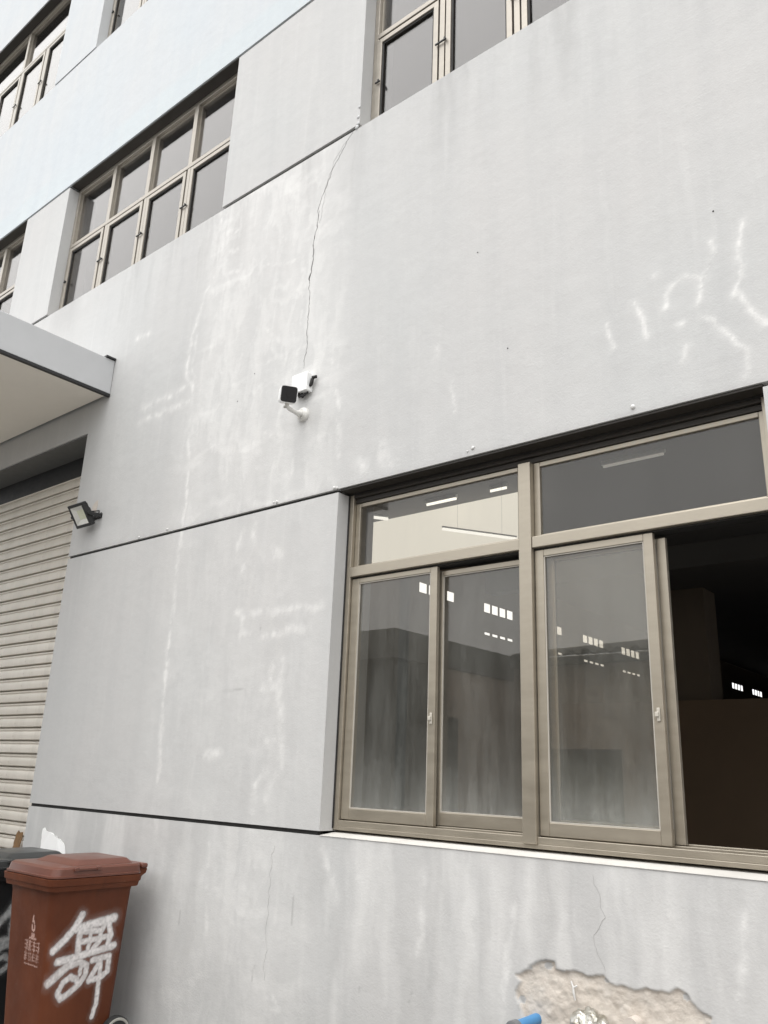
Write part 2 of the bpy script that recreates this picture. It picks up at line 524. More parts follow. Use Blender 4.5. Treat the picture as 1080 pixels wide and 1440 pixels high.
RIGHTS = [[(-1.044, 4.188), (-1.032, 4.12), (-1.062, 4.07), (-1.107, 4.016), (-1.105, 3.965)], [(-1.112, 3.93), (-1.126, 3.88)], [(-1.115, 4.019), (-1.167, 4.05), (-1.243, 4.017), (-1.283, 3.98), (-1.287, 3.918)],
          [(-1.107, 4.016), (-1.064, 3.999)], [(-1.235, 3.788), (-1.215, 3.786)], [(-1.117, 3.775), (-1.059, 3.745), (-1.015, 3.662), (-0.926, 3.556), (-0.941, 3.439)],
          [(-0.878, 4.251), (-0.914, 4.132), (-0.922, 4.043), (-0.915, 3.94), (-0.947, 3.863)], [(-0.928, 3.885), (-0.897, 3.775), (-0.831, 3.666)],
          [(-1.445, 4.008), (-1.403, 3.887), (-1.395, 3.78)], [(-1.59, 3.92), (-1.572, 3.775)], [(-1.227, 3.604), (-1.208, 3.677)], [(-1.336, 4.117), (-1.331, 4.112)],
          [(-2.577, 3.869), (-2.549, 3.701)], [(-2.686, 4.131), (-2.68, 4.08)]]
PIER = [[(-4.326, 2.661), (-3.986, 2.647), (-3.557, 2.631)], [(-4.255, 2.53), (-4.067, 2.481), (-3.872, 2.5), (-3.615, 2.513)], [(-4.027, 2.151), (-3.883, 2.163)],
        [(-3.936, 2.205), (-3.945, 2.288)], [(-3.939, 1.821), (-3.894, 1.837)], [(-4.008, 1.405), (-4.025, 1.541), (-3.967, 1.65), (-3.848, 1.638), (-3.9, 1.485), (-3.872, 1.442)],
        [(-4.311, 2.952), (-4.216, 3.051), (-4.243, 3.262)], [(-4.408, 3.059), (-4.35, 3.241)], [(-3.879, 2.351), (-3.856, 2.137), (-3.787, 1.715)],
        [(-4.54, 1.735), (-4.382, 1.753)], [(-4.033, 3.062), (-3.927, 3.019)], [(-4.25, 2.66), (-4.28, 2.5)]]
BASE = [[(-3.157, 1.2), (-3.098, 0.913), (-3.09, 0.781)], [(-2.709, 1.2), (-2.705, 0.931), (-2.766, 0.766)], [(-3.777, 0.452), (-3.753, 0.491), (-3.658, 0.404), (-3.771, 0.401)],
        [(-3.4, 1.25), (-3.3, 1.0)], [(-4.4, 1.2), (-4.35, 0.7)], [(-4.1, 1.15), (-4.15, 0.6)], [(-1.45, 1.15), (-1.47, 0.93)], [(-1.15, 1.2), (-1.2, 0.9)], [(-2.2, 1.1), (-2.25, 0.6)]]
DARKS = [[(-3.621, 0.991), (-3.62, 0.846)], [(-2.762, 0.673), (-2.782, 0.609)], [(-2.668, 0.781), (-2.665, 0.675)], [(-4.268, 0.33), (-4.243, 0.279)], [(-3.9, 0.6), (-3.91, 0.52)], [(-3.1, 0.62), (-3.1, 0.6)], [(-4.62, 0.8), (-4.61, 0.72)],
         [(-4.09, 2.56), (-4.08, 2.53)], [(-5.36, 2.46), (-5.34, 2.46)], [(-4.4, 2.15), (-4.3, 2.15), (-4.2, 2.16)]]
PATCH = [(-2.171, 0.705), (-2.175, 0.762), (-2.153, 0.807), (-2.185, 0.827), (-2.125, 0.854), (-2.082, 0.877), (-2.04, 0.898), (-1.993, 0.903), (-1.985, 0.875), (-1.907, 0.883), (-1.838, 0.882), (-1.752, 0.89), (-1.725, 0.861), (-1.661, 0.856), (-1.606, 0.859), (-1.517, 0.873), (-1.431, 0.889), (-1.403, 0.866), (-1.377, 0.838), (-1.318, 0.813), (-1.324, 0.787), (-1.285, 0.687), (-1.54, 0.534), (-2.001, 0.43), (-2.152, 0.546), (-2.13, 0.64)]

def marks_for(x, z, kind):
    """pale mineral bloom, dark grime, bare mortar, and inward offset at wall points"""
    pale = np.zeros(x.shape)
    dark = np.zeros(x.shape)
    bare = np.zeros(x.shape)
    off = np.zeros(x.shape)
    if kind == 'coarse':
        return pale, dark, bare, off
    wx = x + 0.05 * (fbm(x * 9, z * 9, 3) - 0.5)
    wz = z + 0.05 * (fbm(x * 9, z * 9, 11) - 0.5)
    brk = np.clip(0.30 + 2.2 * (fbm(x * 18, z * 12, 21, 5, 0.75) - 0.40), 0, 1.25)
    def lay(polys, w, amp):
        nonlocal pale
        for p in polys:
            xs = [q[0] for q in p]
            zs = [q[1] for q in p]
            sel = (x > min(xs) - 0.3) & (x < max(xs) + 0.3) & (z > min(zs) - 0.3) & (z < max(zs) + 0.3)
            if not sel.any():
                continue
            d = pdist(wx[sel], wz[sel], p)
            mk = (np.exp(-(d / w) ** 2) * 0.75 + 0.35 * np.exp(-(d / (w * 2.6)) ** 2)) * amp * brk[sel]
            pale[sel] = np.maximum(pale[sel], mk)
    # wavy rain-washed patches between the window columns
    lane = sstep(-5.35, -4.95, x + 0.25 * (fbm(z * 2, x * 0 + 3, 5) - 0.5)) * (1 - sstep(-3.75, -3.3, x + 0.35 * (fbm(z * 1.5, x * 0, 8) - 0.5)))
    a = fbm(wx * 4.5, wz * 1.5 + 0.6 * wx, 31, 5, 0.6)
    b = fbm(wx * 16 + 2 * a, wz * 3.5, 37, 5, 0.65)
    rid = 1 - np.abs(2 * fbm(x * 4.5 + 1.0 * a, z * 1.8 + 1.0 * b, 41, 5, 0.6) - 1)
    hz = fbm(wx * 2.2, wz * 8.0 + 1.5 * a, 45, 5, 0.6)
    wash = np.clip(0.55 * a + 0.45 * b + 0.30 * sstep(0.78, 0.98, rid) + 0.35 * sstep(0.55, 0.75, hz) - 0.42, 0, 1)
    pale = pale + lane * (0.16 + 0.56 * wash) * np.where(z > 3.385, 1.0, np.where(z > 1.32, 0.42, 0.75))
    # base band: vertical washed streaks over the whole length
    if kind == 'base':
        s = fbm(wx * 6, wz * 0.9, 51, 5, 0.6)
        pale = np.maximum(pale, np.clip((s - 0.45) * 1.5, 0, 0.38))
        s2 = fbm(wx * 4 + 9, wz * 0.7 + 4, 57, 4, 0.6)
        dark = np.maximum(dark, np.clip((s2 - 0.54) * 0.8, 0, 0.16))
        lay(BASE, 0.022, 0.5)
        gr = sstep(0.75, 0.25, z + 0.25 * (fbm(x * 3, z * 3, 77) - 0.5))
        dark = np.maximum(dark, gr * 0.16)
    if kind == 'pier':
        lay(PIER, 0.030, 0.52)
    lay([RIDGE], 0.022, 0.62)
    lay([[(q[0] + 0.07, q[1]) for q in RIDGE[4:10]]], 0.02, 0.35)
    if kind == 'band':
        lay(BAND, 0.026, 0.48)
        lay(BLOBS, 0.045, 0.45)
        lay(RIGHTS, 0.011, 0.72)
        # grime washing down from the sill of the second floor windows and over the lintel edge
        g = fbm(wx * 8, wz * 0.6, 61, 4, 0.6)
        dark = np.maximum(dark, sstep(5.2, 6.2, z) * np.clip((g - 0.48) * 0.9, 0, 0.26))
        dark = np.maximum(dark, np.exp(-((z - 3.385) / 0.03) ** 2) * 0.22 * brk)
    for p in DARKS:
        d = pdist(x + 0.01 * (fbm(x * 40, z * 40, 5) - 0.5), z, p)
        dark = np.maximum(dark, 0.4 * np.exp(-(d / 0.005) ** 2))
    if kind == 'base':
        qx = x + 0.035 * (fbm(x * 16, z * 16, 71, 4) - 0.5)
        qz = z + 0.035 * (fbm(x * 16, z * 16, 73, 4) - 0.5)
        ins = in_poly(qx, qz, PATCH)
        d = pdist(qx, qz, PATCH + PATCH[:1])
        sd = np.where(ins, d, -d)
        bare = sstep(-0.004, 0.006, sd)
        off = sstep(-0.003, 0.006, sd) * (0.009 + 0.012 * (fbm(x * 9, z * 9, 81) - 0.3)) + bare * 0.012 * (fbm(x * 30, z * 30, 83, 4, 0.6) - 0.5)
        # lip of broken paint: dark grey skim in places
        lip = np.exp(-((sd + 0.004) / 0.010) ** 2) * (fbm(x * 11, z * 11, 85) > 0.55)
        dark = np.maximum(dark, lip * 0.45)
        for lx, lz, lr in ((-2.02, 0.885, 0.02), (-2.11, 0.865, 0.012), (-1.41, 0.868, 0.016), (-2.155, 0.73, 0.018), (-1.745, 0.872, 0.012)):
            dark = np.maximum(dark, 0.45 * np.exp(-(np.hypot((x - lx), (z - lz) * 1.2) / lr) ** 4))
            bare = np.where(np.hypot(x - lx, (z - lz) * 1.2) < lr, 0, bare)
    return np.clip(pale, 0, 0.95), np.clip(dark, 0, 0.8), bare, off

def gridlines(a, b, coarse, fine, extra=()):
    pts = {a, b, *[e for e in extra if a < e < b]}
    for f0, f1, _ in fine:
        pts |= {max(a, min(b, f0)), max(a, min(b, f1))}
    pts = sorted(pts)
    out = []
    for p, q in zip(pts[:-1], pts[1:]):
        st = coarse
        mid = (p + q) / 2
        for f0, f1, s in fine:
            if f0 <= mid <= f1:
                st = min(st, s)
        n = max(1, int(math.ceil((q - p) / st - 1e-6)))
        out += [p + (q - p) * i / n for i in range(n)]
    out.append(b)
    return np.array(out)

def wall_panel(parent, x0, x1, z0, z1, kind='coarse', fx=(), fz=(), notches=(), y=0.0, thick=0.25, coarse=0.25, name='wall_panel', mat=None):
    xs = gridlines(x0, x1, coarse, fx, [n for c in notches for n in c[:2]])
    zs = gridlines(z0, z1, coarse, fz, [n for c in notches for n in c[2:]])
    nx, nz = len(xs), len(zs)
    X, Z = np.meshgrid(xs, zs)
    X = X.ravel()
    Z = Z.ravel()
    pale, dark, bare, off = marks_for(X, Z, kind)
    cx = (xs[:-1] + xs[1:]) / 2
    cz = (zs[:-1] + zs[1:]) / 2
    CX, CZ = np.meshgrid(cx, cz)
    keep = np.ones(CX.shape, bool)
    for a, b, c, d in notches:
        keep &= ~((CX > a) & (CX < b) & (CZ > c) & (CZ < d))
    idx = np.arange(nx * nz).reshape(nz, nx)
    q = np.stack([idx[:-1, :-1], idx[:-1, 1:], idx[1:, 1:], idx[1:, :-1]], -1)[keep]
    co = np.stack([X, np.full(X.shape, y) + off, Z], -1)
    # edges turned back to the thickness of the wall
    ev, ef = [], []
    def side(ax, az, bx, bz):
        n = nx * nz + len(ev)
        ev.extend([(ax, y, az), (bx, y, bz), (bx, y + thick, bz), (ax, y + thick, az)])
        ef.append((n, n + 3, n + 2, n + 1))
    if thick:
        side(x1, z0, x1, z1); side(x1, z1, x0, z1); side(x0, z1, x0, z0)
        px = x0
        for a, b, c, d in sorted(notches):
            if c < z0 + 1e-6:
                if a > px + 1e-6:
                    side(px, z0, a, z0)
                px = b
        side(px, z0, x1, z0)
        for a, b, c, d in notches:
            side(a, c, a, d); side(b, d, b, c); side(a, d, b, d)
            if c > z0 + 1e-6:
                side(b, c, a, c)
    if ev:
        co = np.concatenate([co, np.array(ev)])
        q = np.concatenate([q, np.array(ef)])
    me = bpy.data.meshes.new(name)
    me.vertices.add(len(co))
    me.vertices.foreach_set('co', co.astype(np.float32).ravel())
    me.loops.add(q.size)
    me.loops.foreach_set('vertex_index', q.astype(np.int32).ravel())
    me.polygons.add(len(q))
    me.polygons.foreach_set('loop_start', np.arange(0, q.size, 4, dtype=np.int32))
    me.polygons.foreach_set('loop_total', np.full(len(q), 4, dtype=np.int32))
    at = me.color_attributes.new('marks', 'FLOAT_COLOR', 'POINT')
    c4 = np.zeros((len(co), 4), np.float32)
    c4[:, 3] = 1
    c4[:len(pale), 0] = pale
    c4[:len(pale), 1] = dark
    c4[:len(pale), 2] = bare
    at.data.foreach_set('color', c4.ravel())
    me.materials.append(mat or M['wall'])
    me.update()
    me.validate()
    o = bpy.data.objects.new(name, me)
    return link(o, parent)

# ------------------------------------------------------------------ the setting
gmb = MB()
gmb.add([(-500, -500, 0), (500, -500, 0), (500, 500, 0), (-500, 500, 0)], [(0, 1, 2, 3)])
g = gmb.build('ground', M['ground'])
g['kind'] = 'structure'

# ------------------------------------------------------------------ factory building
B = thing('factory_building', 'grey rendered factory front with aluminium windows, roller shutter and canopy', 'building')
XL, XR, ZT = -12.5, 4.0, 14.6
Z1, Z2, Z3, Z4, Z5, Z6 = 1.32, 3.385, 6.225, 7.94, 9.926, 11.94
SH = (-10.3, -6.68, 0.0, 4.56)                 # roller shutter opening
CA = (-7.94, -5.02)                            # window columns
CB = (-3.447, -0.88)
CL = (-11.8, -8.9)
GAP = 0.024
GAP2 = 0.036                                   # the upper joints are wider
# bands and piers are separated by real open joints
wall_panel(B, SH[1], XR, 0.0, Z1, 'base', [(-6.68, -0.4, 0.012), (-2.3, -1.2, 0.006)], [(0.25, Z1, 0.012), (0.45, 0.95, 0.006)])
wall_panel(B, XL, SH[0], 0.0, Z2, 'coarse')
wall_panel(B, SH[1], CB[0], Z1 + GAP, Z2 - GAP, 'pier', [(-6.68, -3.4, 0.012)], [(Z1, Z2, 0.012)])
wall_panel(B, CB[1], XR, Z1 + GAP, Z2 - GAP, 'coarse')
wall_panel(B, XL, XR, Z2, Z3, 'band', [(-6.6, -0.6, 0.012)], [(Z2, Z3, 0.012)], notches=[(SH[0], SH[1], Z2, SH[3])])
for a, b in ((XL, CL[0]), (CL[1], CA[0]), (CA[1], CB[0]), (CB[1], XR)):
    wall_panel(B, a, b, Z3 + GAP2, Z4 - GAP2, 'coarse')
    wall_panel(B, a, b, Z5 + GAP2, Z6 - GAP2, 'coarse')
wall_panel(B, XL, XR, Z4, Z5, 'coarse')
wall_panel(B, XL, XR, Z6, ZT, 'coarse')
# black sealant at the bottom of each open joint
def joint(a, b, z, gap=GAP):
    MB().box(a, b, 0.020, 0.06, z, z + gap).build('joint_sealant', M['rubber'], B)
joint(SH[1], CB[0] - 0.03, Z1); joint(SH[1], CB[0] - 0.03, Z2 - GAP)
for a, b in ((CL[1] + 0.03, CA[0] - 0.03), (CA[1] + 0.03, CB[0] - 0.03)):
    for z in (Z3, Z4 - GAP2, Z5, Z6 - GAP2):
        joint(a, b, z, GAP2)
# inner skin that closes the joints
ops = [(*CB, Z1, Z2), SH] + [(*c, a, b) for c in (CA, CB, CL) for a, b in ((Z3, Z4), (Z5, Z6))]
inner = wall_panel(B, XL, XR, 0, ZT, 'coarse', notches=ops, y=0.2502, thick=0.1, coarse=3, name='inner_wall', mat=M['room'])
# roof, upper floors, end walls
MB().box(XL, XR, 0.35, 4.3, ZT - 0.25, ZT).build('roof', M['room'], B)
for z in (4.86, 8.75, 12.6):
    MB().box(XL, XR if z > 5 else -6.4, 0.36, 4.3, z, z + 0.25).build('floor_slab', M['room'], B)
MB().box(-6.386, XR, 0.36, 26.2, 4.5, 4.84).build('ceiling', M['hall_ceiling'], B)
MB().box(XL, XR, 4.3, 4.5, 5.12, ZT).build('rear_wall', M['room'], B)
MB().box(XL - 0.2, XL - 0.004, 0.0, 4.5, 0, ZT).build('end_wall', M['room'], B)
ew = MB().box(XR + 0.004, XR + 0.2, 0.0, 1.2, 0, ZT)               # side of the hall; unseen opening added to let daylight in
ew.box(XR + 0.004, XR + 0.2, 1.2, 7.2, 3.9, ZT)
ew.box(XR + 0.004, XR + 0.2, 7.2, 26.2, 0, ZT)
ew.build('end_wall', M['room'], B)
MB().box(XL, -6.4, 4.3, 4.5, 0, 4.85).build('shutter_bay_wall', M['room'], B)
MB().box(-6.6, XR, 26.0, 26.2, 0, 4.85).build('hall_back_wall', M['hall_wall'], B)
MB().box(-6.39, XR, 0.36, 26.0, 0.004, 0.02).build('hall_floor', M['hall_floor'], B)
# hall side wall of sheet metal with rows of small vent openings onto the sky
def hall_side():
    holes = []
    for k in range(12):
        ys = 4.69 + 1.52 * k
        for j in range(4):
            a = ys + j * 0.205
            holes.append((a, a + 0.17, 3.935, 4.065))
            if k > 0:
                holes.append((a + 0.01, a + 0.16, 3.612, 3.648))
    ys = gridlines(0.36, 26.0, 40, (), [n for h in holes for n in h[:2]])
    zs = gridlines(0.0, 4.6, 40, (), [n for h in holes for n in h[2:]])
    v, f = [], []
    idx = {}
    for i, yy in enumerate(ys):
        for j, zz in enumerate(zs):
            idx[i, j] = len(v)
            v.append((-6.4, yy, zz))
    for i in range(len(ys) - 1):
        for j in range(len(zs) - 1):
            cy, cz = (ys[i] + ys[i + 1]) / 2, (zs[j] + zs[j + 1]) / 2
            if any(h[0] < cy < h[1] and h[2] < cz < h[3] for h in holes):
                continue
            f.append((idx[i, j], idx[i + 1, j], idx[i + 1, j + 1], idx[i, j + 1]))
    o = mesh_obj('vented_side_wall', v, f, M['hall_wall'], B)
    sd = o.modifiers.new('thickness', 'SOLIDIFY')
    sd.thickness = 0.012
hall_side()
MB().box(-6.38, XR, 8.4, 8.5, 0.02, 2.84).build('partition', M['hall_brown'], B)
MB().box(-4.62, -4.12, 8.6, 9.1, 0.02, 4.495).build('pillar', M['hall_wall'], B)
MB().box(-6.38, XR, 6.2, 6.45, 4.2, 4.495).build('beam', M['hall_ceiling'], B)
MB().box(-6.37, -4.0, 3.42, 3.47, 3.99, 4.495).build('glowing_bulkhead', M['bulkhead_glow'], B)  # cream bulkhead, made to glow instead of being lit

# roller shutter
def shutter():
    pitch = 0.1133
    fr = MB()
    fr.box(SH[0] + 0.004, SH[0] + 0.09, 0.28, 0.36, 0, 4.30)
    fr.box(SH[0] + 0.004, SH[1] - 0.004, 0.30, 0.60, 4.30, 4.84)
    sh = fr.build('roller_shutter', M['dark_metal'], B)
    MB().box(SH[0] + 0.005, SH[1] - 0.005, 0.012, 0.296, SH[3] - 0.014, SH[3] - 0.002).build('lintel_shade_plate', M['lintel_shade'], sh)  # added plate, shade of the lintel underside put into its colour
    prof = [(0.045, 0.0), (0.045, 0.010), (0.004, 0.012), (0.0, 0.017), (-0.003, 0.045), (0.0, 0.078), (0.003, 0.083), (0.011, 0.087), (0.011, 0.092), (0.002, 0.096), (0.001, 0.108), (0.012, pitch - 0.001)]
    n = len(prof)
    v, f = [], []
    for xx in (SH[0] + 0.09, SH[1] + 0.12):
        v += [(xx, p[0], p[1]) for p in prof] + [(xx, 0.048, pitch - 0.001), (xx, 0.048, 0.0)]
    nn = n + 2
    for i in range(nn):
        j = (i + 1) % nn
        f.append((i, nn + i, nn + j, j))
    first = None
    k = 0
    while k * pitch < 4.28:
        if first is None:
            o = mesh_obj('slat', v, f, M['slat'], sh)
            smooth_by_angle(o, 30)
            first = o
        else:
            o = first.copy()
            link(o, sh)
        o.location = (0, 0.262 + random.uniform(-0.0015, 0.0015), 0.02 + k * pitch)
        o.rotation_euler.x = random.uniform(-0.01, 0.01)
        k += 1
    # torn remains of stickers on two slats
    for x0, x1, zc in ((-6.995, -6.80, 2.265), (-7.03, -6.84, 2.150)):
        pts = []
        nseg = 12
        for i in range(nseg + 1):
            t = i / nseg
            pts.append((x0 + (x1 - x0) * t, zc + 0.024 + random.uniform(-0.010, 0.008) * (1 if 0 < i < nseg else 0.3)))
        for i in range(nseg + 1):
            t = 1 - i / nseg
            pts.append((x0 + (x1 - x0) * t, zc - 0.026 + random.uniform(-0.004, 0.006)))
        q = len(pts)
        vv = [(a, 0.2555, b) for a, b in pts] + [(a, 0.2575, b) for a, b in pts]
        ff = [tuple(range(q - 1, -1, -1)), tuple(range(q, 2 * q))] + [(i, (i + 1) % q, q + (i + 1) % q, q + i) for i in range(q)]
        mesh_obj('sticker_remnant', vv, ff, M['paper'], sh)
shutter()

# canopy over the shutter
def canopy():
    x0, x1, y0, za, zb = -10.9, -6.39, -3.7, 4.864, 5.212
    mb = MB()
    mb.box(x1 - 0.10, x1, y0, -0.002, za + 0.012, zb)
    mb.box(x0, x0 + 0.10, y0, -0.002, za + 0.012, zb)
    mb.box(x0 + 0.10, x1 - 0.10, y0, y0 + 0.10, za + 0.012, zb)
    mb.box(x0 + 0.10, x1 - 0.10, y0 + 0.10, -0.002, zb - 0.16, zb - 0.04)
    c = mb.build('canopy', M['fascia'], B, bevel=0.006)
    for a, b in ((x1 - 0.032, x1 + 0.003), (x0 - 0.003, x0 + 0.032)):
        MB().box(a, b, y0, -0.004, za - 0.014, za + 0.0115).build('drip_edge', M['dark_metal'], c)
    MB().box(x0 + 0.033, x1 - 0.033, y0 + 0.03, -0.03, za - 0.004, za + 0.010).build('soffit', M['soffit'], c)
    w = MB().box(x1 - 0.13, x1 + 0.018, -0.10, -0.003, zb + 0.001, zb + 0.018)
    w.build('capping', M['dark_metal'], c)
canopy()

# ------------------------------------------------------------------ windows
def pane(parent, x0, x1, z0, z1, y, mat, dz=0.0):
    h = z1 - z0
    o = MB().box(x0 - 0.008, x1 + 0.008, y - 0.003, y + 0.003, -0.008, h + 0.008).build('pane', mat, parent)
    o.location = (0, 0, z0)
    return o

def sash(parent, x0, x1, z0, z1, y, l, r, b, t, mat, glass, depth=0.028, gasket=True):
    mb = MB().frame(x0, x1, z0, z1, y, y + depth, l, r, b, t)
    mb.build('sash', mat, parent, bevel=0.003)
    gx0, gx1, gz0, gz1 = x0 + l, x1 - r, z0 + b, z1 - t
    if gasket:
        k = MB().frame(gx0 + 0.0005, gx1 - 0.0005, gz0 + 0.0005, gz1 - 0.0005, y + 0.004, y + 0.012, 0.005, 0.005, 0.005, 0.005)
        k.build('gasket', M['gasket'], parent)
    pane(parent, gx0 + 0.005, gx1 - 0.005, gz0 + 0.005, gz1 - 0.005, y + depth * 0.55, glass)

def ground_window():
    x0, x1, z0, z1 = CB[0], CB[1], Z1, Z2
    ya = 0.105
    fr = MB()
    # outer frame: stepped head and jambs
    fr.box(x0 + 0.002, x0 + 0.040, ya, 0.235, z0 + 0.03, z1 - 0.002)
    fr.box(x1 - 0.040, x1 - 0.002, ya, 0.235, z0 + 0.03, z1 - 0.002)
    # bottom track with two running grooves
    fr.box(x0 + 0.040, x1 - 0.040, ya, 0.235, z0 + 0.03, z0 + 0.052)
    fr.box(x0 + 0.040, x1 - 0.040, ya, ya + 0.014, z0 + 0.052, z0 + 0.084)
    fr.box(x0 + 0.040, x1 - 0.040, ya + 0.054, ya + 0.060, z0 + 0.052, z0 + 0.092)
    fr.box(x0 + 0.040, x1 - 0.040, ya + 0.094, ya + 0.112, z0 + 0.052, z0 + 0.100)
    w = fr.build('window', M['frame'], B, bevel=0.003)
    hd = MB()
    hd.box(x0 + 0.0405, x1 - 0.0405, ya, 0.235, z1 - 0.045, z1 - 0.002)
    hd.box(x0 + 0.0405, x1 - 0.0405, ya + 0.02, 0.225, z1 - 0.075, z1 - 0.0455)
    hd.build('head_channel', M['head_shade'], w, bevel=0.003)  # frame head, coloured dark as if shaded by the lintel
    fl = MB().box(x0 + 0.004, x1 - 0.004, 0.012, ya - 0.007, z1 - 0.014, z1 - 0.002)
    fl.build('head_shade_strip', M['head_shade'], w)  # added strip: painted shade along the lintel underside
    MB().box(x0 + 0.045, x1 - 0.045, ya + 0.02, 0.215, 2.8135, 2.8215).build('gap_shade_strip', M['rubber'], w)  # black strip added as the shade in the gap below the bar
    # mullion and transom bar
    MB().box(-2.193, -2.117, ya - 0.012, 0.23, z0 + 0.05, z1 - 0.076).build('mullion', M['frame'], w, bevel=0.004)
    tb = MB()
    for a, b in ((x0 + 0.041, -2.194), (-2.116, x1 - 0.041)):
        tb.box(a, b, ya - 0.006, 0.225, 2.822, 2.884)
    tb.build('transom_bar', M['frame'], w, bevel=0.004)
    # fixed lights above
    for a, b in ((x0 + 0.041, -2.194), (-2.116, x1 - 0.041)):
        MB().frame(a, b, 2.885, z1 - 0.077, ya + 0.028, ya + 0.055, 0.036, 0.024, 0.014, 0.026).build('transom_frame', M['frame'], w, bevel=0.003)
        pane(w, a + 0.036, b - 0.024, 2.899, z1 - 0.103, ya + 0.042, M['glass_top'])
    # sliding sashes: outer leaf forward, inner leaf 40 mm behind
    yo, yi = ya + 0.018, ya + 0.064
    sash(w, x0 + 0.043, -2.748, 1.408, 2.812, yo, 0.058, 0.048, 0.062, 0.030, M['frame'], M['glass'])
    sash(w, -2.790, -2.196, 1.414, 2.792, yi, 0.05, 0.036, 0.066, 0.030, M['frame'], M['glass'])
    sash(w, -2.113, -1.474, 1.408, 2.812, yo, 0.050, 0.048, 0.062, 0.036, M['frame'], M['glass'])
    sash(w, -2.085, -1.432, 1.414, 2.792, yi, 0.05, 0.046, 0.066, 0.030, M['frame'], M['glass'])
    for lx in (-2.772, -1.497):
        la = MB().box(lx - 0.008, lx + 0.008, yo - 0.007, yo - 0.0005, 1.93, 1.99)
        la.box(lx - 0.014, lx + 0.004, yo - 0.016, yo - 0.0075, 1.95, 1.972)
        la.build('latch', M['latch'], w, bevel=0.003)
    # sill: sloping white mortar ledge
    a, b = x0 + 0.003, x1 - 0.003
    v = [(a, -0.004, z0 + 0.003), (b, -0.004, z0 + 0.003), (b, 0.24, z0 + 0.030), (a, 0.24, z0 + 0.030), (a, -0.004, z0 - 0.001 + 0.002), (b, -0.004, z0 + 0.001), (b, 0.24, z0 + 0.001), (a, 0.24, z0 + 0.001)]
    mesh_obj('sill', v, [(0, 1, 2, 3), (4, 7, 6, 5), (0, 4, 5, 1), (1, 5, 6, 2), (2, 6, 7, 3), (3, 7, 4, 0)], M['sill'], w)
    # black sealant lines around the frame
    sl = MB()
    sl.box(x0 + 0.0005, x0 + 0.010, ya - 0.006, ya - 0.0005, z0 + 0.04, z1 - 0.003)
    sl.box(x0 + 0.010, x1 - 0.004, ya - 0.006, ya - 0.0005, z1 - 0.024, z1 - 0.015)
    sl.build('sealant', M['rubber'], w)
    return w
ground_window()

def upper_window(x0, x1, z0, z1, zt, ncol, glass, topcols=None):
    ya = 0.115
    fr = MB().frame(x0 + 0.002, x1 - 0.002, z0 + 0.002, z1 - 0.002, ya, 0.225, 0.042, 0.042, 0.045, 0.055)
    w = fr.build('window', M['frame_up'], B, bevel=0.003)
    ix0, ix1 = x0 + 0.045, x1 - 0.045
    tb = MB().box(ix0, ix1, ya - 0.008, 0.215, zt - 0.012, zt + 0.032)
    tb.build('transom_bar', M['frame_up'], w, bevel=0.004)
    topcols = topcols or ncol
    MB().box(x0 + 0.004, x1 - 0.004, 0.012, ya - 0.003, z1 - 0.016, z1 - 0.003).build('head_shade_strip', M['head_shade'], w)  # added dark strip, painted shade below the lintel
    edges = [ix0 + (ix1 - ix0) * i / ncol for i in range(ncol + 1)]
    tedges = [ix0 + (ix1 - ix0) * i / topcols for i in range(topcols + 1)]
    for e in tedges[1:-1]:
        MB().box(e - 0.030, e + 0.030, ya - 0.004, 0.21, zt + 0.033, z1 - 0.058).build('mullion', M['frame_up'], w, bevel=0.003)
    for e in edges[1:-1]:
        MB().box(e - 0.022, e + 0.022, ya - 0.004, 0.21, z0 + 0.048, zt - 0.013).build('mullion', M['frame_up'], w, bevel=0.003)
    for i in range(topcols):
        a = tedges[i] + (0.031 if i else 0.001)
        b = tedges[i + 1] - (0.031 if i < topcols - 1 else 0.001)
        MB().frame(a, b, zt + 0.034, z1 - 0.059, ya + 0.03, ya + 0.05, 0.014, 0.014, 0.014, 0.02).build('bead', M['frame_up'], w)
        pane(w, a + 0.014, b - 0.014, zt + 0.048, z1 - 0.079, ya + 0.042, glass)
    for i in range(ncol):
        a = edges[i] + (0.036 if i else 0.001)
        b = edges[i + 1] - (0.036 if i < ncol - 1 else 0.001)
        tilt = random.uniform(0, 0.006)
        sash(w, a, b, z0 + 0.050, zt - 0.028, ya - 0.012 + tilt, 0.042, 0.042, 0.055, 0.040, M['frame_up'], glass, depth=0.055, gasket=False)
        bd = MB().frame(a + 0.0422, b - 0.0422, z0 + 0.1052, zt - 0.0682, ya + 0.004, ya + 0.012, 0.014, 0.014, 0.010, 0.016)
        bd.build('bead', M['rubber'], w)
    for e in edges[:-1]:
        hz = z0 + (zt - z0) * 0.50
        hb = MB()
        hb.box(e - 0.048 if e > x0 + 0.2 else e + 0.004, e + 0.050, ya - 0.024, ya - 0.0125, hz - 0.007, hz + 0.006)
        hb.box(e + 0.036, e + 0.048, ya - 0.034, ya - 0.0245, hz - 0.02, hz + 0.010)
        hb.build('handle', M['dark_metal'], w, bevel=0.003)
    return w
for c in (CA, CB, CL):
    upper_window(*c, Z3, Z4, 7.145, 4, M['glass_up'])
    upper_window(*c, Z5, Z6, 11.17, 4, M['glass_third'], topcols=2)

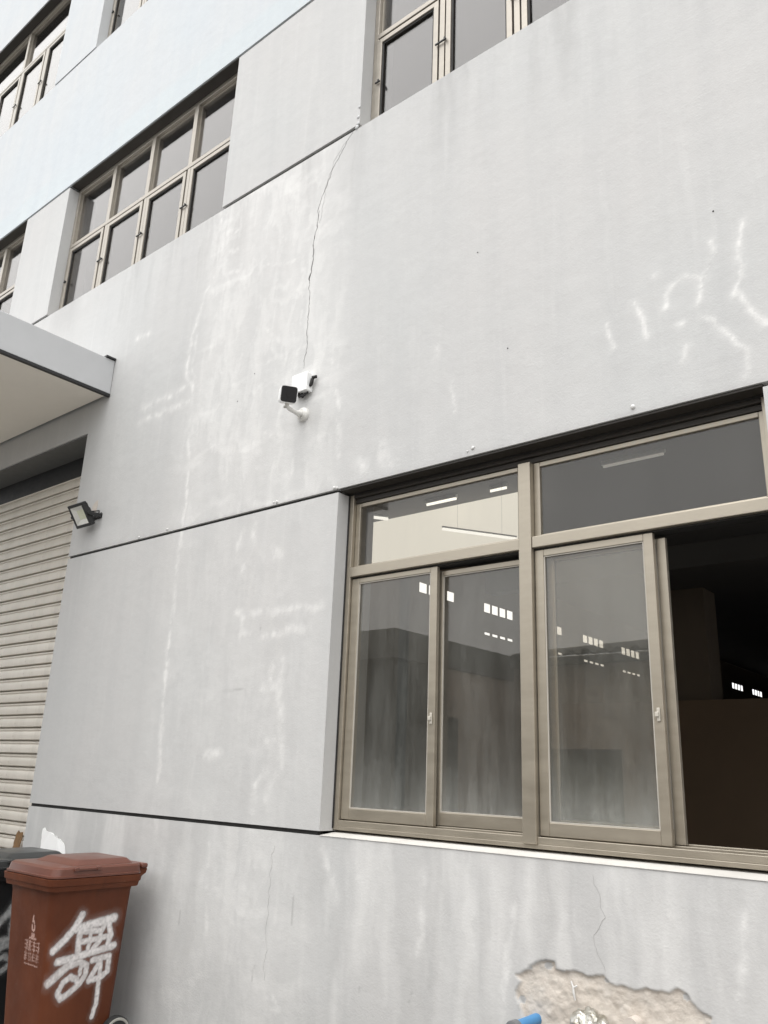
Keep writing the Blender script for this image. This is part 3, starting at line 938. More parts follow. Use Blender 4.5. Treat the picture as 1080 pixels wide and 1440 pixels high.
# ------------------------------------------------------------------ small marks that are real pieces of the wall
def crack(pts, w0, seed, mat=None):
    rnd = random.Random(seed)
    p = []
    for (ax, az), (bx, bz) in zip(pts[:-1], pts[1:]):
        n = max(2, int(math.hypot(bx - ax, bz - az) / 0.018))
        p += [(ax + (bx - ax) * i / n, az + (bz - az) * i / n) for i in range(n)]
    p.append(pts[-1])
    v, f = [], []
    dx = 0
    for i, (a, b) in enumerate(p):
        dx = dx * 0.7 + rnd.uniform(-0.0085, 0.0085)
        w = w0 * rnd.uniform(0.35, 1.3) * (0.4 if i in (0, len(p) - 1) else 1)
        v += [(a + dx - w, -0.0012, b), (a + dx + w, -0.0012, b), (a + dx + w, 0.0005, b), (a + dx - w, 0.0005, b)]
    for i in range(len(p) - 1):
        k = 4 * i
        f += [(k, k + 1, k + 5, k + 4), (k + 1, k + 2, k + 6, k + 5), (k + 3, k, k + 4, k + 7)]
    mesh_obj('crack', v, f, mat or M['crack'], B)
crack([(-3.50, 6.222), (-3.552, 6.183), (-3.683, 5.992), (-3.78, 5.815), (-3.832, 5.649)], 0.0016, 1)
crack([(-3.815, 5.66), (-3.845, 5.373), (-3.853, 5.133)], 0.0027, 2)
crack([(-3.56, 6.175), (-3.62, 6.13), (-3.70, 6.05), (-3.745, 5.90), (-3.77, 5.70), (-3.80, 5.55)], 0.0008, 22, M['crack_pale'])
crack([(-3.853, 5.14), (-3.855, 5.07)], 0.006, 9)
crack([(-3.853, 5.08), (-3.853, 4.807), (-3.85, 4.462), (-3.858, 4.36)], 0.0015, 3)
crack([(-1.783, 1.276), (-1.741, 1.113), (-1.80, 1.036), (-1.793, 0.983), (-1.757, 0.905)], 0.0005, 4, M['crack_pale'])
crack([(-3.80, 1.24), (-3.823, 1.19), (-3.817, 1.045), (-3.816, 0.785), (-3.802, 0.535)], 0.0004, 5, M['crack_pale'])

def lump(x, z, r, seed, name='plaster_lump', mat=None, sy=0.7):
    bm = bmesh.new()
    bmesh.ops.create_icosphere(bm, subdivisions=2, radius=r)
    rnd = random.Random(seed)
    for q in bm.verts:
        q.co *= rnd.uniform(0.8, 1.15)
        q.co.y *= sy
    me = bpy.data.meshes.new(name)
    bm.to_mesh(me)
    bm.free()
    me.materials.append(mat or M['plaster'])
    me.polygons.foreach_set('use_smooth', [True] * len(me.polygons))
    o = bpy.data.objects.new(name, me)
    o.location = (x, -0.002, z)
    return link(o, B)
for i, (x, z, r) in enumerate(((-3.487, 3.398, 0.016), (-2.424, 3.427, 0.015), (-1.481, 3.425, 0.016), (-2.46, 3.415, 0.008), (-5.25, 3.405, 0.013), (-5.62, 3.40, 0.012), (-4.02, 3.402, 0.015), (-4.05, 3.405, 0.010), (-3.46, 3.392, 0.012))):
    lump(x, z, r * 0.75, i)
for i, (x, z) in enumerate(((-2.394, 4.699), (-1.014, 4.353), (-4.38, 4.48), (-2.19, 3.98), (-4.55, 4.30))):
    lump(x, z, 0.0042, 40 + i, 'nail', M['dark_metal'], 0.5)
# broken paint lip beside the second floor window corner
for i, (x, z, r) in enumerate(((-3.458, 6.27, 0.016), (-3.462, 6.33, 0.013), (-3.455, 6.42, 0.012), (-3.47, 6.24, 0.018))):
    lump(x, z, r, 60 + i, 'plaster_lump', M['reveal'], 0.4)

# bare patch above the floodlight
def flat_patch(name, poly, mat, parent, y=-0.003, th=0.004):
    q = len(poly)
    v = [(a, y, b) for a, b in poly] + [(a, y + th, b) for a, b in poly]
    f = [tuple(range(q - 1, -1, -1)), tuple(range(q, 2 * q))] + [(i, (i + 1) % q, q + (i + 1) % q, q + i) for i in range(q)]
    return mesh_obj(name, v, f, mat, parent)
flat_patch('bare_mortar_patch', [(-6.405, 3.735), (-6.395, 3.805), (-6.36, 3.835), (-6.325, 3.845), (-6.318, 3.80), (-6.33, 3.735), (-6.365, 3.715)], M['concrete_stub'], B)

# ------------------------------------------------------------------ ceiling lights of the hall
first = None
for i, (xc, lab) in enumerate(((-4.93, 'lit ceiling tube seen through the left fixed pane, above the cream panel'),
                               (-4.22, 'lit ceiling tube at the right end of the left fixed pane, next to the mullion'),
                               (-2.80, 'dim ceiling tube seen as a faint streak through the wide right fixed pane'))):
    t = thing('tube_light', lab, 'ceiling light', (xc, 3.13, 4.5), 'tube lights on the hall ceiling')
    if first is None:
        a = MB().box(-0.20, 0.20, -0.02, 0.02, -0.04, -0.001).build('housing', M['white_plastic'], t, bevel=0.004)
        b = MB().tube([(-0.19, 0, -0.053), (0.19, 0, -0.053)], 0.012, 12).build('tube', M['tube'], t, smooth=False)
        first = (a, b)
    else:
        for s in first:
            c = s.copy()
            link(c, t)
            if i == 1:
                c.scale = (0.5, 0.8, 1)
            elif i == 2:
                c.scale = (1.5, 0.7, 1)
                if s is first[1]:
                    c.data = c.data.copy()
                    c.data.materials[0] = M['tube_dim']

for d0, d1, lab in (((-0.908, 0.423), (-0.841, 0.4055), 'near hanging lit tube crossing the cream panel, at the left jamb'), ((-0.730, 0.3705), (-0.597, 0.334), 'far hanging lit tube crossing the cream panel, ending at the mullion')):
    H = 2.2                                              # hung 2.2 m above eye level on rods from the ceiling
    a = Vector((d0[0] / d0[1] * H, H / d0[1] - 3.6, 1.65 + H))
    b = Vector((d1[0] / d1[1] * H, H / d1[1] - 3.6, 1.65 + H))
    mid = (a + b) / 2
    t = thing('tube_light', lab, 'ceiling light', mid, 'tube lights on the hall ceiling')
    MB().tube([a - mid, b - mid], 0.012, 10).build('tube', M['tube_hung'], t)
    up = Vector((0, 0, 0.022))
    MB().tube([a - mid + up, b - mid + up], 0.010, 8).build('housing', M['white_plastic'], t)
    for q in (a * 0.8 + b * 0.2, a * 0.2 + b * 0.8):
        MB().tube([q - mid + up, Vector((q.x, q.y, 4.5)) - mid], 0.0008, 5).build('rod', M['dark_metal'], t)

# ------------------------------------------------------------------ factory across the yard, mirrored in the panes
O = thing('opposite_factory', 'low beige factory with corrugated roof mirrored in the lower window panes', 'building', (-9, -10.9, 0))
def opp():
    def part(mb, name, mat, par=None):
        o = mb.build(name, mat, par or O)
        if par is None:
            o.location = Vector((0, 0.28, 0)) - Vector(O.location)
        return o
    # main wall with a doorway
    w = MB()
    w.box(-8.85, -8.6, -11.2, -10.9, 0, 2.27)
    w.box(-6.55, 14, -11.2, -10.9, 0, 2.27)
    w.box(-8.85, 14, -11.2, -10.9, 2.27, 3.86)
    part(w, 'wall', M['opp_wall'])
    part(MB().box(-8.595, -6.555, -11.16, -11.08, 0.01, 2.265), 'door', M['opp_door'])
    # wing that stands nearer
    w2 = MB()
    w2.box(-22, -8.86, -16, -7.24, 0, 3.55)
    part(w2, 'wing', M['opp_dark'])
    part(MB().box(-22, -8.80, -16, -7.16, 3.56, 4.05), 'wing_fascia', M['opp_fascia'])
    part(MB().box(-8.858, -8.835, -16, -8.40, 0.0, 3.55), 'wing_side_wall', M['opp_wall'])
    part(MB().box(-8.834, -8.80, -8.95, -8.42, 0.01, 2.7), 'wing_door', M['opp_dark'])
    # corrugated roof sheet with a wavy eave
    v, f = [], []
    n = 420
    for i in range(n + 1):
        x = -8.75 + 23 * i / n
        zz = 0.045 * math.cos(x * 2 * PI / 0.32)
        v += [(x, -10.62, 4.02 + zz), (x, -18, 5.4 + zz), (x, -10.62, 3.985 + zz), (x, -18, 5.36 + zz)]
    for i in range(n):
        k = 4 * i
        f += [(k, k + 1, k + 5, k + 4), (k + 2, k + 6, k + 7, k + 3), (k, k + 4, k + 6, k + 2)]
    o = mesh_obj('roof', v, f, M['opp_roof'], O)
    o.location = Vector((0, 0.28, 0)) - Vector(O.location)
    part(MB().box(-8.75, 14.2, -10.85, -10.65, 3.80, 3.94), 'eave_board', M['opp_roof'])
opp()

# ------------------------------------------------------------------ security camera and its junction box
def security_camera():
    base = Vector((-3.82, 0, 3.995))
    t = thing('security_camera', 'white security camera with black square face on a bent wall arm', 'security camera', base)
    mb = MB().tube([(0, 0.0, 0), (0, -0.018, 0), (0, -0.030, 0)], [0.052, 0.050, 0.034], 28)
    smooth_by_angle(mb.build('base', M['arm_white'], t))
    el = Vector((0.045, -0.195, -0.025))
    arm = MB().tube([(0, -0.028, 0), (0.012, -0.08, -0.016), (0.035, -0.165, -0.028), el, (0.050, -0.207, -0.005), (0.052, -0.208, 0.022)], [0.022, 0.016, 0.014, 0.014, 0.0135, 0.0135], 14)
    smooth_by_angle(arm.build('arm', M['arm_white'], t))
    MB().tube([(0.0, -0.028, -0.03), (0.008, -0.06, -0.028), (0.02, -0.10, -0.026)], 0.008, 8).build('bracket_rib', M['arm_white'], t, smooth=True)
    kn = MB().tube([(0.052, -0.208, 0.018), (0.052, -0.208, 0.034)], 0.017, 14)
    kn.tube([(0.045, -0.218, -0.028), (0.045, -0.218, -0.040)], 0.009, 10)
    kn.build('joint', M['hub'], t)
    # rounded square body: loft along the looking direction
    n = Vector((0.80, -0.52, -0.30)).normalized()
    u = (Vector((0, 0, 1)) - n * n.z).normalized()
    r = n.cross(u)
    fc = Vector((-3.725, -0.235, 4.033)) - base
    def ring(off, hw, rad):
        out = []
        for k, (sx, sy) in enumerate(((1, 1), (-1, 1), (-1, -1), (1, -1))):
            for j in range(5):
                a = (k * 90 + j * 22.5) * PI / 180
                px = sx * (hw - rad) + rad * math.cos(a)
                py = sy * (hw - rad) + rad * math.sin(a)
                out.append(fc + n * off + r * px + u * py)
        return out
    body = MB().loft([ring(-0.135, 0.040, 0.022), ring(-0.125, 0.052, 0.02), ring(-0.01, 0.058, 0.018), ring(0.0, 0.057, 0.018)])
    bo = smooth_by_angle(body.build('housing', M['white_plastic'], t))
    face = MB().loft([ring(0.0005, 0.053, 0.016), ring(0.004, 0.052, 0.016)])
    fo = smooth_by_angle(face.build('face', M['black_gloss'], t))
    ln = MB().tube([fc + n * 0.004, fc + n * 0.007], 0.019, 20)
    ln.build('lens', M['black_gloss'], fo)
security_camera()

def junction_box():
    t = thing('junction_box', 'white square junction box on the wall with a black cable plug, just above the camera', 'junction box', (-3.82, 0, 4.215))
    MB().box(-0.072, 0.072, -0.052, -0.001, -0.068, 0.068).build('box', M['white_plastic'], t, bevel=0.006, segs=3)
    MB().box(-0.074, 0.074, -0.066, -0.0525, -0.070, 0.070).build('lid', M['white_plastic'], t, bevel=0.005, segs=3)
    cb = MB().tube([(0.073, -0.03, -0.035), (0.085, -0.03, -0.02), (0.090, -0.028, 0.015), (0.096, -0.02, 0.030)], [0.009, 0.013, 0.012, 0.008], 10)
    cb.tube([(0.090, -0.03, 0.026), (0.122, -0.02, 0.030)], 0.011, 10)
    cb.build('plug', M['rubber'], t, smooth=True)
    c2 = MB().tube([(-0.04, -0.03, -0.070), (-0.01, -0.045, -0.098), (0.03, -0.035, -0.094), (0.055, -0.025, -0.070)], 0.007, 8)
    c2.tube([(0.0, -0.03, -0.071), (0.005, -0.04, -0.092), (0.04, -0.03, -0.080)], 0.009, 8)
    c2.build('cable', M['rubber'], t, smooth=True)
    MB().tube([(-0.02, -0.002, -0.075), (-0.02, -0.05, -0.075)], 0.012, 10).build('cable_gland', M['rubber'], t)
junction_box()

# ------------------------------------------------------------------ floodlight
def floodlight():
    t = thing('floodlight', 'black framed square floodlight tilted down beside the roller shutter', 'floodlight', (-6.30, 0, 3.62))
    base = Vector(t.location)
    TL = Vector((-6.465, -0.20, 3.753)) - base
    w, h, tl = 0.23, 0.21, R(35)
    ex = Vector((1, 0, 0))
    ey = Vector((0, math.sin(tl), -math.cos(tl)))         # down the face
    en = ex.cross(ey)
    if en.y > 0:
        en = -en
    def P(a, b, c):
        return TL + ex * a + ey * b + en * c
    def slab(a0, a1, b0, b1, c0, c1):
        v = [P(a, b, c) for a in (a0, a1) for b in (b0, b1) for c in (c0, c1)]
        return v, [(0, 1, 3, 2), (4, 6, 7, 5), (0, 4, 5, 1), (2, 3, 7, 6), (0, 2, 6, 4), (1, 5, 7, 3)]
    fr = MB()
    e = 0.026
    fr.add(*slab(0, w, 0, e, -0.035, 0)); fr.add(*slab(0, w, h - e, h, -0.035, 0))
    fr.add(*slab(0, e, e, h - e, -0.035, 0)); fr.add(*slab(w - e, w, e, h - e, -0.035, 0))
    fr.add(*slab(0.002, w - 0.002, 0.002, h - 0.002, -0.045, -0.0352))
    o = fr.build('frame', M['lamp_black'], t, bevel=0.004)
    fin = MB()
    for k in range(7):
        a = 0.03 + k * 0.0255
        fin.add(*slab(a, a + 0.006, 0.02, h - 0.02, -0.075, -0.0455))
    fin.build('heat_sink', M['lamp_black'], t)
    # mirror tray and LED plate
    v = [P(e, e, -0.004), P(w - e, e, -0.004), P(w - e, h - e, -0.004), P(e, h - e, -0.004),
         P(e + 0.035, e + 0.035, -0.03), P(w - e - 0.03, e + 0.035, -0.03), P(w - e - 0.03, h - e - 0.04, -0.03), P(e + 0.035, h - e - 0.04, -0.03)]
    mesh_obj('reflector', v, [(0, 1, 5, 4), (1, 2, 6, 5), (2, 3, 7, 6), (3, 0, 4, 7)], simple('reflector_metal', (0.86, 0.86, 0.85), 0.35, 0.3), t)
    mesh_obj('led_plate', [v[4], v[5], v[6], v[7]] + [q - en * 0.003 for q in v[4:8]], [(0, 1, 2, 3), (7, 6, 5, 4), (0, 4, 5, 1), (1, 5, 6, 2), (2, 6, 7, 3), (3, 7, 4, 0)], simple('pale_led_plate', (0.82, 0.84, 0.68), 0.5), t)
    mesh_obj('cover_glass', [P(e, e, -0.002), P(w - e, e, -0.002), P(w - e, h - e, -0.002), P(e, h - e, -0.002)] + [P(e, e, -0.0035), P(w - e, e, -0.0035), P(w - e, h - e, -0.0035), P(e, h - e, -0.0035)],
             [(0, 1, 2, 3), (7, 6, 5, 4)], M['glass_clear'], t)
    # U bracket: plate on the wall, two arms to the lamp's sides
    br = MB()
    pv = P(w + 0.012, h * 0.5, -0.02)
    pl = P(-0.012, h * 0.5, -0.02)
    plate = MB().box(pl.x, pv.x + 0.004, -0.006, -0.0008, 0.045, 0.085)
    plate.build('wall_plate', M['lamp_black'], t, bevel=0.002)
    def strap(a, b, wd):
        a, b = Vector(a), Vector(b)
        d = (b - a).normalized()
        s = d.cross(ex).normalized() * wd / 2
        tk = ex * 0.003
        v = [a - s - tk, a + s - tk, b + s - tk, b - s - tk, a - s + tk, a + s + tk, b + s + tk, b - s + tk]
        return v, [(0, 1, 2, 3), (7, 6, 5, 4), (0, 4, 5, 1), (1, 5, 6, 2), (2, 6, 7, 3), (3, 7, 4, 0)]
    for q in (pl, pv):
        m2 = MB().add(*strap((q.x, q.y, q.z), (q.x, -0.006, 0.065), 0.032))
        m2.tube([Vector((q.x - 0.012, q.y, q.z)), Vector((q.x + 0.012, q.y, q.z))], 0.016, 12)
        m2.build('bracket_arm', M['lamp_black'], t, bevel=0.002)
    drv = MB().add(*slab(w * 0.3, w * 0.72, h * 0.32, h * 0.7, -0.10, -0.0755))
    drv.build('driver_box', M['lamp_black'], t, bevel=0.004)
    cab = MB().tube([P(w * 0.6, h * 0.5, -0.10), P(w * 0.8, h * 0.6, -0.16) , Vector((0.06, -0.04, 0.03)), Vector((0.08, -0.012, 0.09))], 0.006, 8)
    cab.build('cable', M['lamp_black'], t, smooth=True)
floodlight()

# ------------------------------------------------------------------ wheeled bins
def rrect(cx, cy, hx, hy, rad, z, n=5):
    out = []
    for k, (sx, sy) in enumerate(((1, 1), (-1, 1), (-1, -1), (1, -1))):
        for j in range(n):
            a = (k * 90 + j * 90 / (n - 1)) * PI / 180
            out.append((cx + sx * (hx - rad) + rad * math.cos(a), cy + sy * (hy - rad) + rad * math.sin(a), z))
    return out

def wheeled_bin(label, loc, body_m, lid_m, group, rot=0.0):
    t = thing('wheeled_bin', label, 'wheelie bin', loc, group)
    t.rotation_euler.z = rot
    # local: front towards -y, back (wheels) towards +y; body tapers to the foot
    def sec(z, grow=0.0, rad=0.055):
        f = (z - 0.05) / 0.92
        hx = 0.228 + 0.037 * f + grow
        y0 = -0.245 - 0.085 * f - grow
        y1 = 0.205 + 0.030 * f + grow
        return rrect(0, (y0 + y1) / 2, hx, (y1 - y0) / 2, rad, z)
    b = MB().loft([sec(0.03, -0.02), sec(0.05), sec(0.30), sec(0.60), sec(0.86), sec(0.889, 0.003), sec(0.890, 0.030, 0.06), sec(0.917, 0.034, 0.062), sec(0.919, 0.041, 0.066), sec(0.953, 0.044, 0.068), sec(0.955, 0.0), sec(0.80, -0.006)], True, False)
    smooth_by_angle(b.build('body', body_m, t), 32)
    # lid: drooping skirt, flat shoulder, raised middle, hinged at the back
    def lsec(z, hx, y0, y1, rad=0.05):
        return rrect(0, (y0 + y1) / 2, hx, (y1 - y0) / 2, rad, z)
    lid = MB().loft([lsec(0.9565, 0.285, -0.352, 0.262, 0.055), lsec(0.958, 0.296, -0.362, 0.270, 0.06), lsec(0.968, 0.296, -0.362, 0.270, 0.06), lsec(0.971, 0.289, -0.352, 0.268, 0.055),
                     lsec(1.004, 0.285, -0.344, 0.266, 0.055), lsec(1.014, 0.274, -0.328, 0.262, 0.05)], True, True)
    lo = smooth_by_angle(lid.build('lid', lid_m, t), 32)
    dome = MB().loft([lsec(1.0145, 0.225, -0.20, 0.235, 0.03), lsec(1.038, 0.190, -0.150, 0.215, 0.03), lsec(1.042, 0.18, -0.14, 0.205, 0.03)], False, True)
    smooth_by_angle(dome.build('lid_dome', lid_m, lo), 25)
    # grips let into the shoulders
    for sx in (-1, 1):
        xs = sorted((sx * 0.278, sx * 0.302))
        gp = MB()
        gp.box(xs[0], xs[1], -0.225, -0.195, 0.992, 1.012)
        gp.box(xs[0], xs[1], -0.075, -0.045, 0.992, 1.012)
        gp.box(sx * 0.292 - 0.006, sx * 0.292 + 0.006, -0.195, -0.075, 0.994, 1.008)
        gp.build('grip', lid_m, lo, bevel=0.004)
        gs = MB().box(sx * 0.283 - 0.004, sx * 0.283 + 0.0035, -0.193, -0.077, 0.981, 1.005)
        gs.build('grip_recess', M['rubber'], lo)
    # hinge lugs and handle bar behind
    hd = MB().tube([(-0.235, 0.318, 0.972), (0.235, 0.318, 0.972)], 0.016, 12)
    for xx in (-0.225, 0.225):
        v = [(xx - 0.02, 0.225, 0.90), (xx + 0.02, 0.225, 0.90), (xx + 0.02, 0.245, 1.005), (xx - 0.02, 0.245, 1.005), (xx - 0.02, 0.322, 0.955), (xx + 0.02, 0.322, 0.955), (xx + 0.02, 0.322, 0.995), (xx - 0.02, 0.322, 0.995)]
        hd.add(v, [(0, 1, 5, 4), (3, 7, 6, 2), (0, 4, 7, 3), (1, 2, 6, 5), (4, 5, 6, 7), (0, 3, 2, 1)])
    hd.build('handle', body_m, t, bevel=0.004)
    ft = MB().loft([rrect(0, 0, 0.29, 0.03, 0.012, z) for z in (0, 0.012)])
    lt = MB()
    lt.box(-0.272, 0.272, 0.264, 0.312, 0.985, 1.012)
    lt.build('hinge', lid_m, lo, bevel=0.010)
    # wheels
    ax = MB().tube([(-0.245, 0.215, 0.10), (0.245, 0.215, 0.10)], 0.011, 10)
    ax.build('axle', M['dark_metal'], t)
    for sx in (-1, 1):
        prof = [(0.0, 0.062), (0.0, 0.088), (0.006, 0.099), (0.030, 0.100), (0.042, 0.099), (0.048, 0.088), (0.048, 0.062)]
        rings = []
        for a, rr in prof:
            rings.append([(sx * (0.232 + a), 0.215 + rr * math.cos(q), 0.1 + rr * math.sin(q)) for q in [2 * PI * k / 28 for k in range(28)]])
        wh = MB().loft(rings, True, True)
        wo = smooth_by_angle(wh.build('wheel', M['tyre'], t), 40)
        hb = MB().tube([(sx * 0.2805, 0.215, 0.10), (sx * 0.284, 0.215, 0.10)], [0.086, 0.084], 28)
        hb2 = MB()
        rgs = []
        for a, rr in ((0.2802, 0.093), (0.284, 0.091), (0.284, 0.080), (0.2803, 0.078)):
            rgs.append([(sx * a, 0.215 + rr * math.cos(q), 0.1 + rr * math.sin(q)) for q in [2 * PI * k / 28 for k in range(28)]])
        hb2.loft(rgs, False, False)
        hb2.tube([(sx * 0.2803, 0.215, 0.10), (sx * 0.287, 0.215, 0.10)], [0.026, 0.022], 16)
        smooth_by_angle(hb2.build('rim', M['hub'], wo), 40)
    return t

def spray_sheet(name, strokes, corner, du, dv, lu, lv, res, mat, parent, soft=0.5, seed=0, gain=1.0, drip=0.0):
    """thin film of paint lying 1.5 mm proud of a bin face; its opacity follows the strokes"""
    nu, nv = int(lu / res) + 1, int(lv / res) + 1
    U, V = np.meshgrid(np.linspace(0, lu, nu), np.linspace(0, lv, nv))
    u, v = U.ravel(), V.ravel()
    al = np.zeros(u.shape)
    wu = u + 0.006 * (fbm(u * 60, v * 60, seed) - 0.5)
    wv = v + 0.006 * (fbm(u * 60, v * 60, seed + 3) - 0.5)
    for pts, w, amp in strokes:
        d = pdist(wu, wv, pts)
        core = 1 - sstep(w * (1 - soft), w * (1 + soft), d)
        haze = 0.16 * np.exp(-(d / (w * 1.8)) ** 2)
        al = np.maximum(al, amp * np.maximum(core, haze))
    al *= np.clip(0.72 + 0.7 * (fbm(u * 90, v * 90, seed + 9) - 0.35), 0, 1) * gain
    c = Vector(corner)
    co = np.array(c)[None, :] + u[:, None] * np.array(du)[None, :] + v[:, None] * np.array(dv)[None, :]
    idx = np.arange(nu * nv).reshape(nv, nu)
    q = np.stack([idx[:-1, :-1], idx[:-1, 1:], idx[1:, 1:], idx[1:, :-1]], -1).reshape(-1, 4)
    keep = al[q].max(1) > 0.02
    q = q[keep]
    used, inv = np.unique(q, return_inverse=True)
    q = inv.reshape(q.shape)
    co = co[used]
    al = np.clip(al[used], 0, 0.97)
    me = bpy.data.meshes.new(name)
    me.from_pydata(co.tolist(), [], q.tolist())
    at = me.color_attributes.new('spray', 'FLOAT_COLOR', 'POINT')
    c4 = np.ones((len(co), 4), np.float32)
    c4[:, 0] = al
    at.data.foreach_set('color', c4.ravel())
    me.materials.append(mat)
    me.update()
    return link(bpy.data.objects.new(name, me), parent)

BX, BY = -5.11, -0.43
GRAF = [([(-0.54, 0.822), (-0.576, 0.755), (-0.631, 0.696), (-0.694, 0.645)], 0.016, 1), ([(-0.569, 0.75), (-0.461, 0.765), (-0.312, 0.788)], 0.018, 1),
        ([(-0.346, 0.759), (-0.321, 0.69), (-0.337, 0.64)], 0.013, 1), ([(-0.535, 0.731), (-0.536, 0.672), (-0.528, 0.596)], 0.015, 0.95), ([(-0.535, 0.731), (-0.455, 0.729), (-0.391, 0.722), (-0.371, 0.757)], 0.013, 0.95),
        ([(-0.465, 0.72), (-0.461, 0.664), (-0.47, 0.61)], 0.011, 0.9), ([(-0.396, 0.718), (-0.393, 0.667), (-0.436, 0.626)], 0.012, 0.95), ([(-0.519, 0.675), (-0.445, 0.677), (-0.321, 0.69)], 0.012, 0.92),
        ([(-0.656, 0.582), (-0.528, 0.596), (-0.408, 0.613), (-0.29, 0.63)], 0.015, 0.97), ([(-0.693, 0.477), (-0.606, 0.537), (-0.565, 0.571)], 0.018, 0.9),
        ([(-0.568, 0.552), (-0.51, 0.565), (-0.457, 0.543), (-0.459, 0.489), (-0.488, 0.449), (-0.551, 0.405), (-0.6, 0.383), (-0.623, 0.415), (-0.599, 0.469), (-0.556, 0.492), (-0.511, 0.472), (-0.5, 0.446)], 0.013, 0.9),
        ([(-0.424, 0.564), (-0.313, 0.576), (-0.31, 0.49), (-0.355, 0.461), (-0.429, 0.456), (-0.391, 0.52), (-0.372, 0.553)], 0.013, 0.92),
        ([(-0.367, 0.557), (-0.362, 0.497), (-0.361, 0.427), (-0.355, 0.327), (-0.373, 0.256)], 0.011, 0.95), ([(-0.494, 0.543), (-0.498, 0.499)], 0.010, 0.85)]

def graffiti(t, mat, gain, seed, soft):
    # on the side facing +x: u along y, v along z, following the taper of the side
    x_at = lambda z: 0.228 + 0.037 * (z - 0.05) / 0.92 + 0.0018
    y0, z0 = -0.73, 0.15
    k = (0.037 / 0.92)
    strokes = [([(p[0] - y0, (p[1] - 0.03) / 1.05 - z0) for p in pts], w * 1.28, a) for pts, w, a in GRAF]
    spray_sheet('graffiti', strokes, (x_at(z0), y0 - BY, z0), (0, 1, 0), (k, 0, 1), 0.5, 0.68, 0.004, mat, t, soft, seed, gain)

brown = wheeled_bin('brown wheelie bin with white sprayed graffiti standing against the grey wall', (BX, BY, 0), M['bin_brown'], M['lid_brown'], 'wheelie bins by the wall')
black = wheeled_bin('black wheelie bin with grey sprayed graffiti standing behind the brown one', (-5.93, -0.43, 0), M['bin_black'], M['lid_black'], 'wheelie bins by the wall', R(1.5))
black.scale = (1, 1, 1.022)
brown.scale = (1, 1, 1.05)
graffiti(brown, M['spray'], 1.0, 2, 0.55)
graffiti(black, M['spray_dim'], 0.9, 12, 0.9)

def bin_print(t):
    """small worn moulded print low on the front: sprout sign, plinth, two rows of characters and a line"""
    S_ = []
    def s(pts, w=0.005, a=0.9):
        S_.append((pts, w, a))
    s([(0.085, 0.262), (0.080, 0.235)], 0.006); s([(0.075, 0.215), (0.075, 0.195), (0.09, 0.188), (0.105, 0.195), (0.105, 0.215)], 0.006); s([(0.09, 0.24), (0.098, 0.225)], 0.005)
    s([(0.078, 0.172), (0.078, 0.155)], 0.005); s([(0.09, 0.172), (0.09, 0.155)], 0.005); s([(0.102, 0.172), (0.102, 0.155)], 0.005)
    s([(0.055, 0.148), (0.125, 0.148)], 0.006, 0.75)
    rnd = random.Random(8)
    for row, (zt, hgt, nch, amp) in enumerate(((0.135, 0.050, 4, 0.62), (0.073, 0.040, 4, 0.45))):
        for c in range(nch):
            xa = 0.008 + c * 0.044
            for k in range(3):
                s([(xa, zt - hgt * (0.1 + 0.38 * k)), (xa + 0.032, zt - hgt * (0.1 + 0.38 * k) + rnd.uniform(-0.004, 0.004))], 0.0036, amp * rnd.uniform(0.6, 1.1))
            for k in range(2):
                xx = xa + rnd.uniform(0.003, 0.030)
                s([(xx, zt - 0.002), (xx + rnd.uniform(-0.006, 0.006), zt - hgt)], 0.0042, amp * rnd.uniform(0.8, 1.4))
    s([(0.012, 0.014), (0.165, 0.014)], 0.0036, 0.6)
    fy = lambda z: -0.245 - 0.085 * (z - 0.05) / 0.92 - 0.0018
    k = -0.085 / 0.92
    spray_sheet('front_print', S_, (-0.02, fy(0.481), 0.481), (1, 0, 0), (0, k, 1), 0.18, 0.28, 0.003, M['print'], t, 0.5, 5, 0.85)
bin_print(brown)

# ------------------------------------------------------------------ torn paper and cardboard behind the bins
def torn_sheet(name, label, cat, poly, mat, y0, lean, th, seed):
    rnd = random.Random(seed)
    n = len(poly)
    pts = []
    for (ax, az), (bx, bz) in zip(poly, poly[1:] + poly[:1]):
        k = max(1, int(math.hypot(bx - ax, bz - az) / 0.02))
        for i in range(k):
            j = 0.006 if 0 < i else 0.0
            pts.append((ax + (bx - ax) * i / k + rnd.uniform(-j, j), az + (bz - az) * i / k + rnd.uniform(-j, j)))
    bm = bmesh.new()
    yo = lambda a, b: y0 + lean * b + 0.006 * math.sin(a * 31 + b * 12)
    vs_ = [bm.verts.new((a, yo(a, b), b)) for a, b in pts]
    f = bm.faces.new(vs_)
    bmesh.ops.recalc_face_normals(bm, faces=[f])
    r = bmesh.ops.extrude_face_region(bm, geom=[f])
    for e in r['geom']:
        if isinstance(e, bmesh.types.BMVert):
            e.co.y += th
    bmesh.ops.recalc_face_normals(bm, faces=bm.faces)
    me = bpy.data.meshes.new(name)
    bm.to_mesh(me)
    bm.free()
    me.materials.append(mat)
    o = bpy.data.objects.new(name, me)
    o['label'] = label
    o['category'] = cat
    return link(o)
torn_sheet('torn_paper', 'torn white paper sheet standing against the grey wall behind the bins', 'paper',
           [(-6.40, 0.0), (-6.40, 0.99), (-6.385, 1.06), (-6.385, 1.168), (-6.36, 1.178), (-6.335, 1.155), (-6.26, 1.145), (-6.17, 1.132), (-6.10, 1.10), (-6.05, 1.062), (-6.035, 1.03), (-6.03, 0.0)], M['paper'], -0.035, 0.02, 0.003, 4)
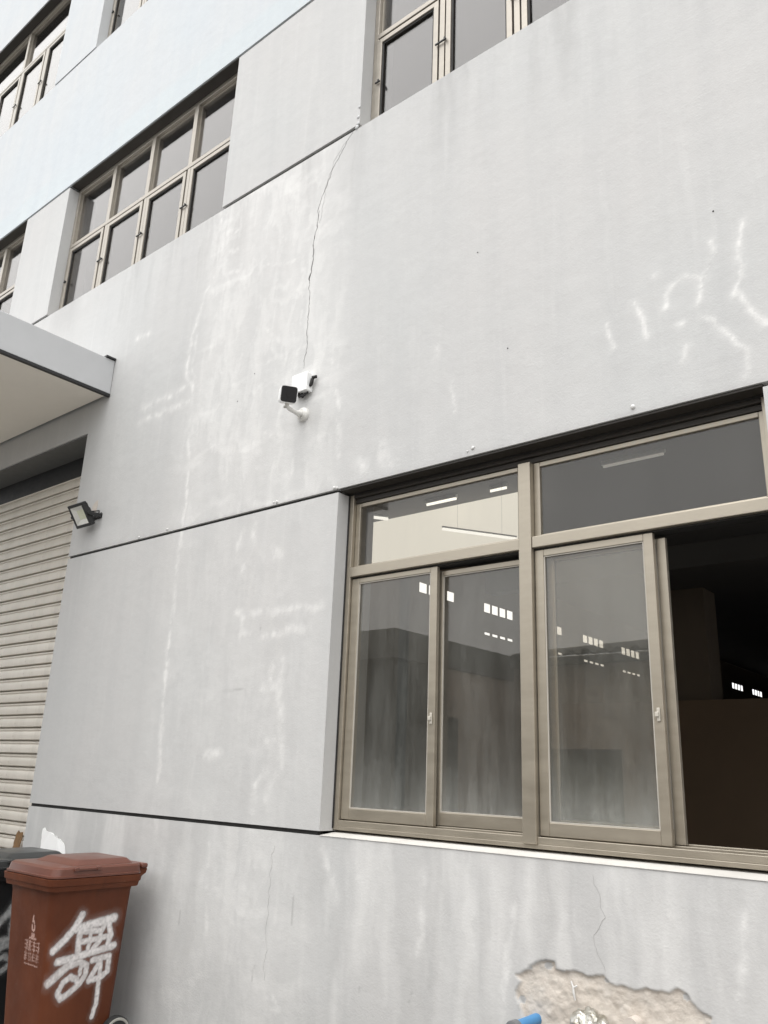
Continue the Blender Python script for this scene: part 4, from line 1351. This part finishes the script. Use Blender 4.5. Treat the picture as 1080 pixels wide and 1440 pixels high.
torn_sheet('torn_cardboard', 'torn brown cardboard strip standing at the foot of the roller shutter', 'cardboard',
           [(-7.222, 0.0), (-7.222, 1.0), (-7.187, 1.075), (-7.157, 1.10), (-7.137, 1.085), (-7.102, 1.09), (-7.092, 1.04), (-7.087, 0.0)], M['cardboard'], 0.15, 0.05, 0.006, 7)

# ------------------------------------------------------------------ pipes in the bare patch
def pipes():
    t = thing('water_pipe', 'blue plastic pipe stub with grey end sticking out of the broken wall', 'pipe', (-2.085, 0, 0.665))
    d = Vector((-0.02, -1, -0.02)).normalized()
    a = Vector((0, 0.02, 0))
    mb = MB().tube([a, d * 0.15], 0.0245, 24)
    smooth_by_angle(mb.build('pipe', M['blue_pipe'], t))
    mb = MB().tube([d * 0.15, d * 0.152, d * 0.19, d * 0.192], [0.026, 0.031, 0.031, 0.027], 24)
    smooth_by_angle(mb.build('coupling', M['grey_pipe'], t))
    # crumpled foil round a second outlet
    bm = bmesh.new()
    bmesh.ops.create_icosphere(bm, subdivisions=4, radius=0.075)
    for q in bm.verts:
        p = q.co.copy() * 40
        nse = np.array([p.x, p.y, p.z])
        k = 0.78 + 0.5 * float(fbm(np.array([p.x + 0.6 * p.y]), np.array([p.z - 0.5 * p.y]), 7, 3)[0]) * 0.9
        q.co *= k
        q.co.z *= 0.95
    me = bpy.data.meshes.new('foil_wrap')
    bm.to_mesh(me)
    bm.free()
    me.materials.append(M['foil'])
    o = bpy.data.objects.new('foil_wrap', me)
    o.location = (-1.80, -0.055, 0.70)
    o['label'] = 'crumpled silver foil bundled round an outlet on the bare mortar patch'
    o['category'] = 'foil'
    link(o)
    s = MB().tube([(-1.625, 0.02, 0.735), (-1.627, -0.045, 0.735)], 0.030, 20)
    so = smooth_by_angle(s.build('pipe_stub', M['concrete_stub']))
    so['label'] = 'short mortar-coloured pipe stub in the bare patch, right of the foil'
    so['category'] = 'pipe'
    dr = MB().tube([(-1.905, -0.004, 0.845), (-1.895, -0.006, 0.825), (-1.893, -0.006, 0.80), (-1.888, -0.004, 0.775)], [0.003, 0.004, 0.005, 0.003], 6)
    dr.tube([(-1.893, -0.006, 0.822), (-1.878, -0.005, 0.832)], 0.003, 6)
    dr.build('plaster_lump', M['plaster'], B)
pipes()
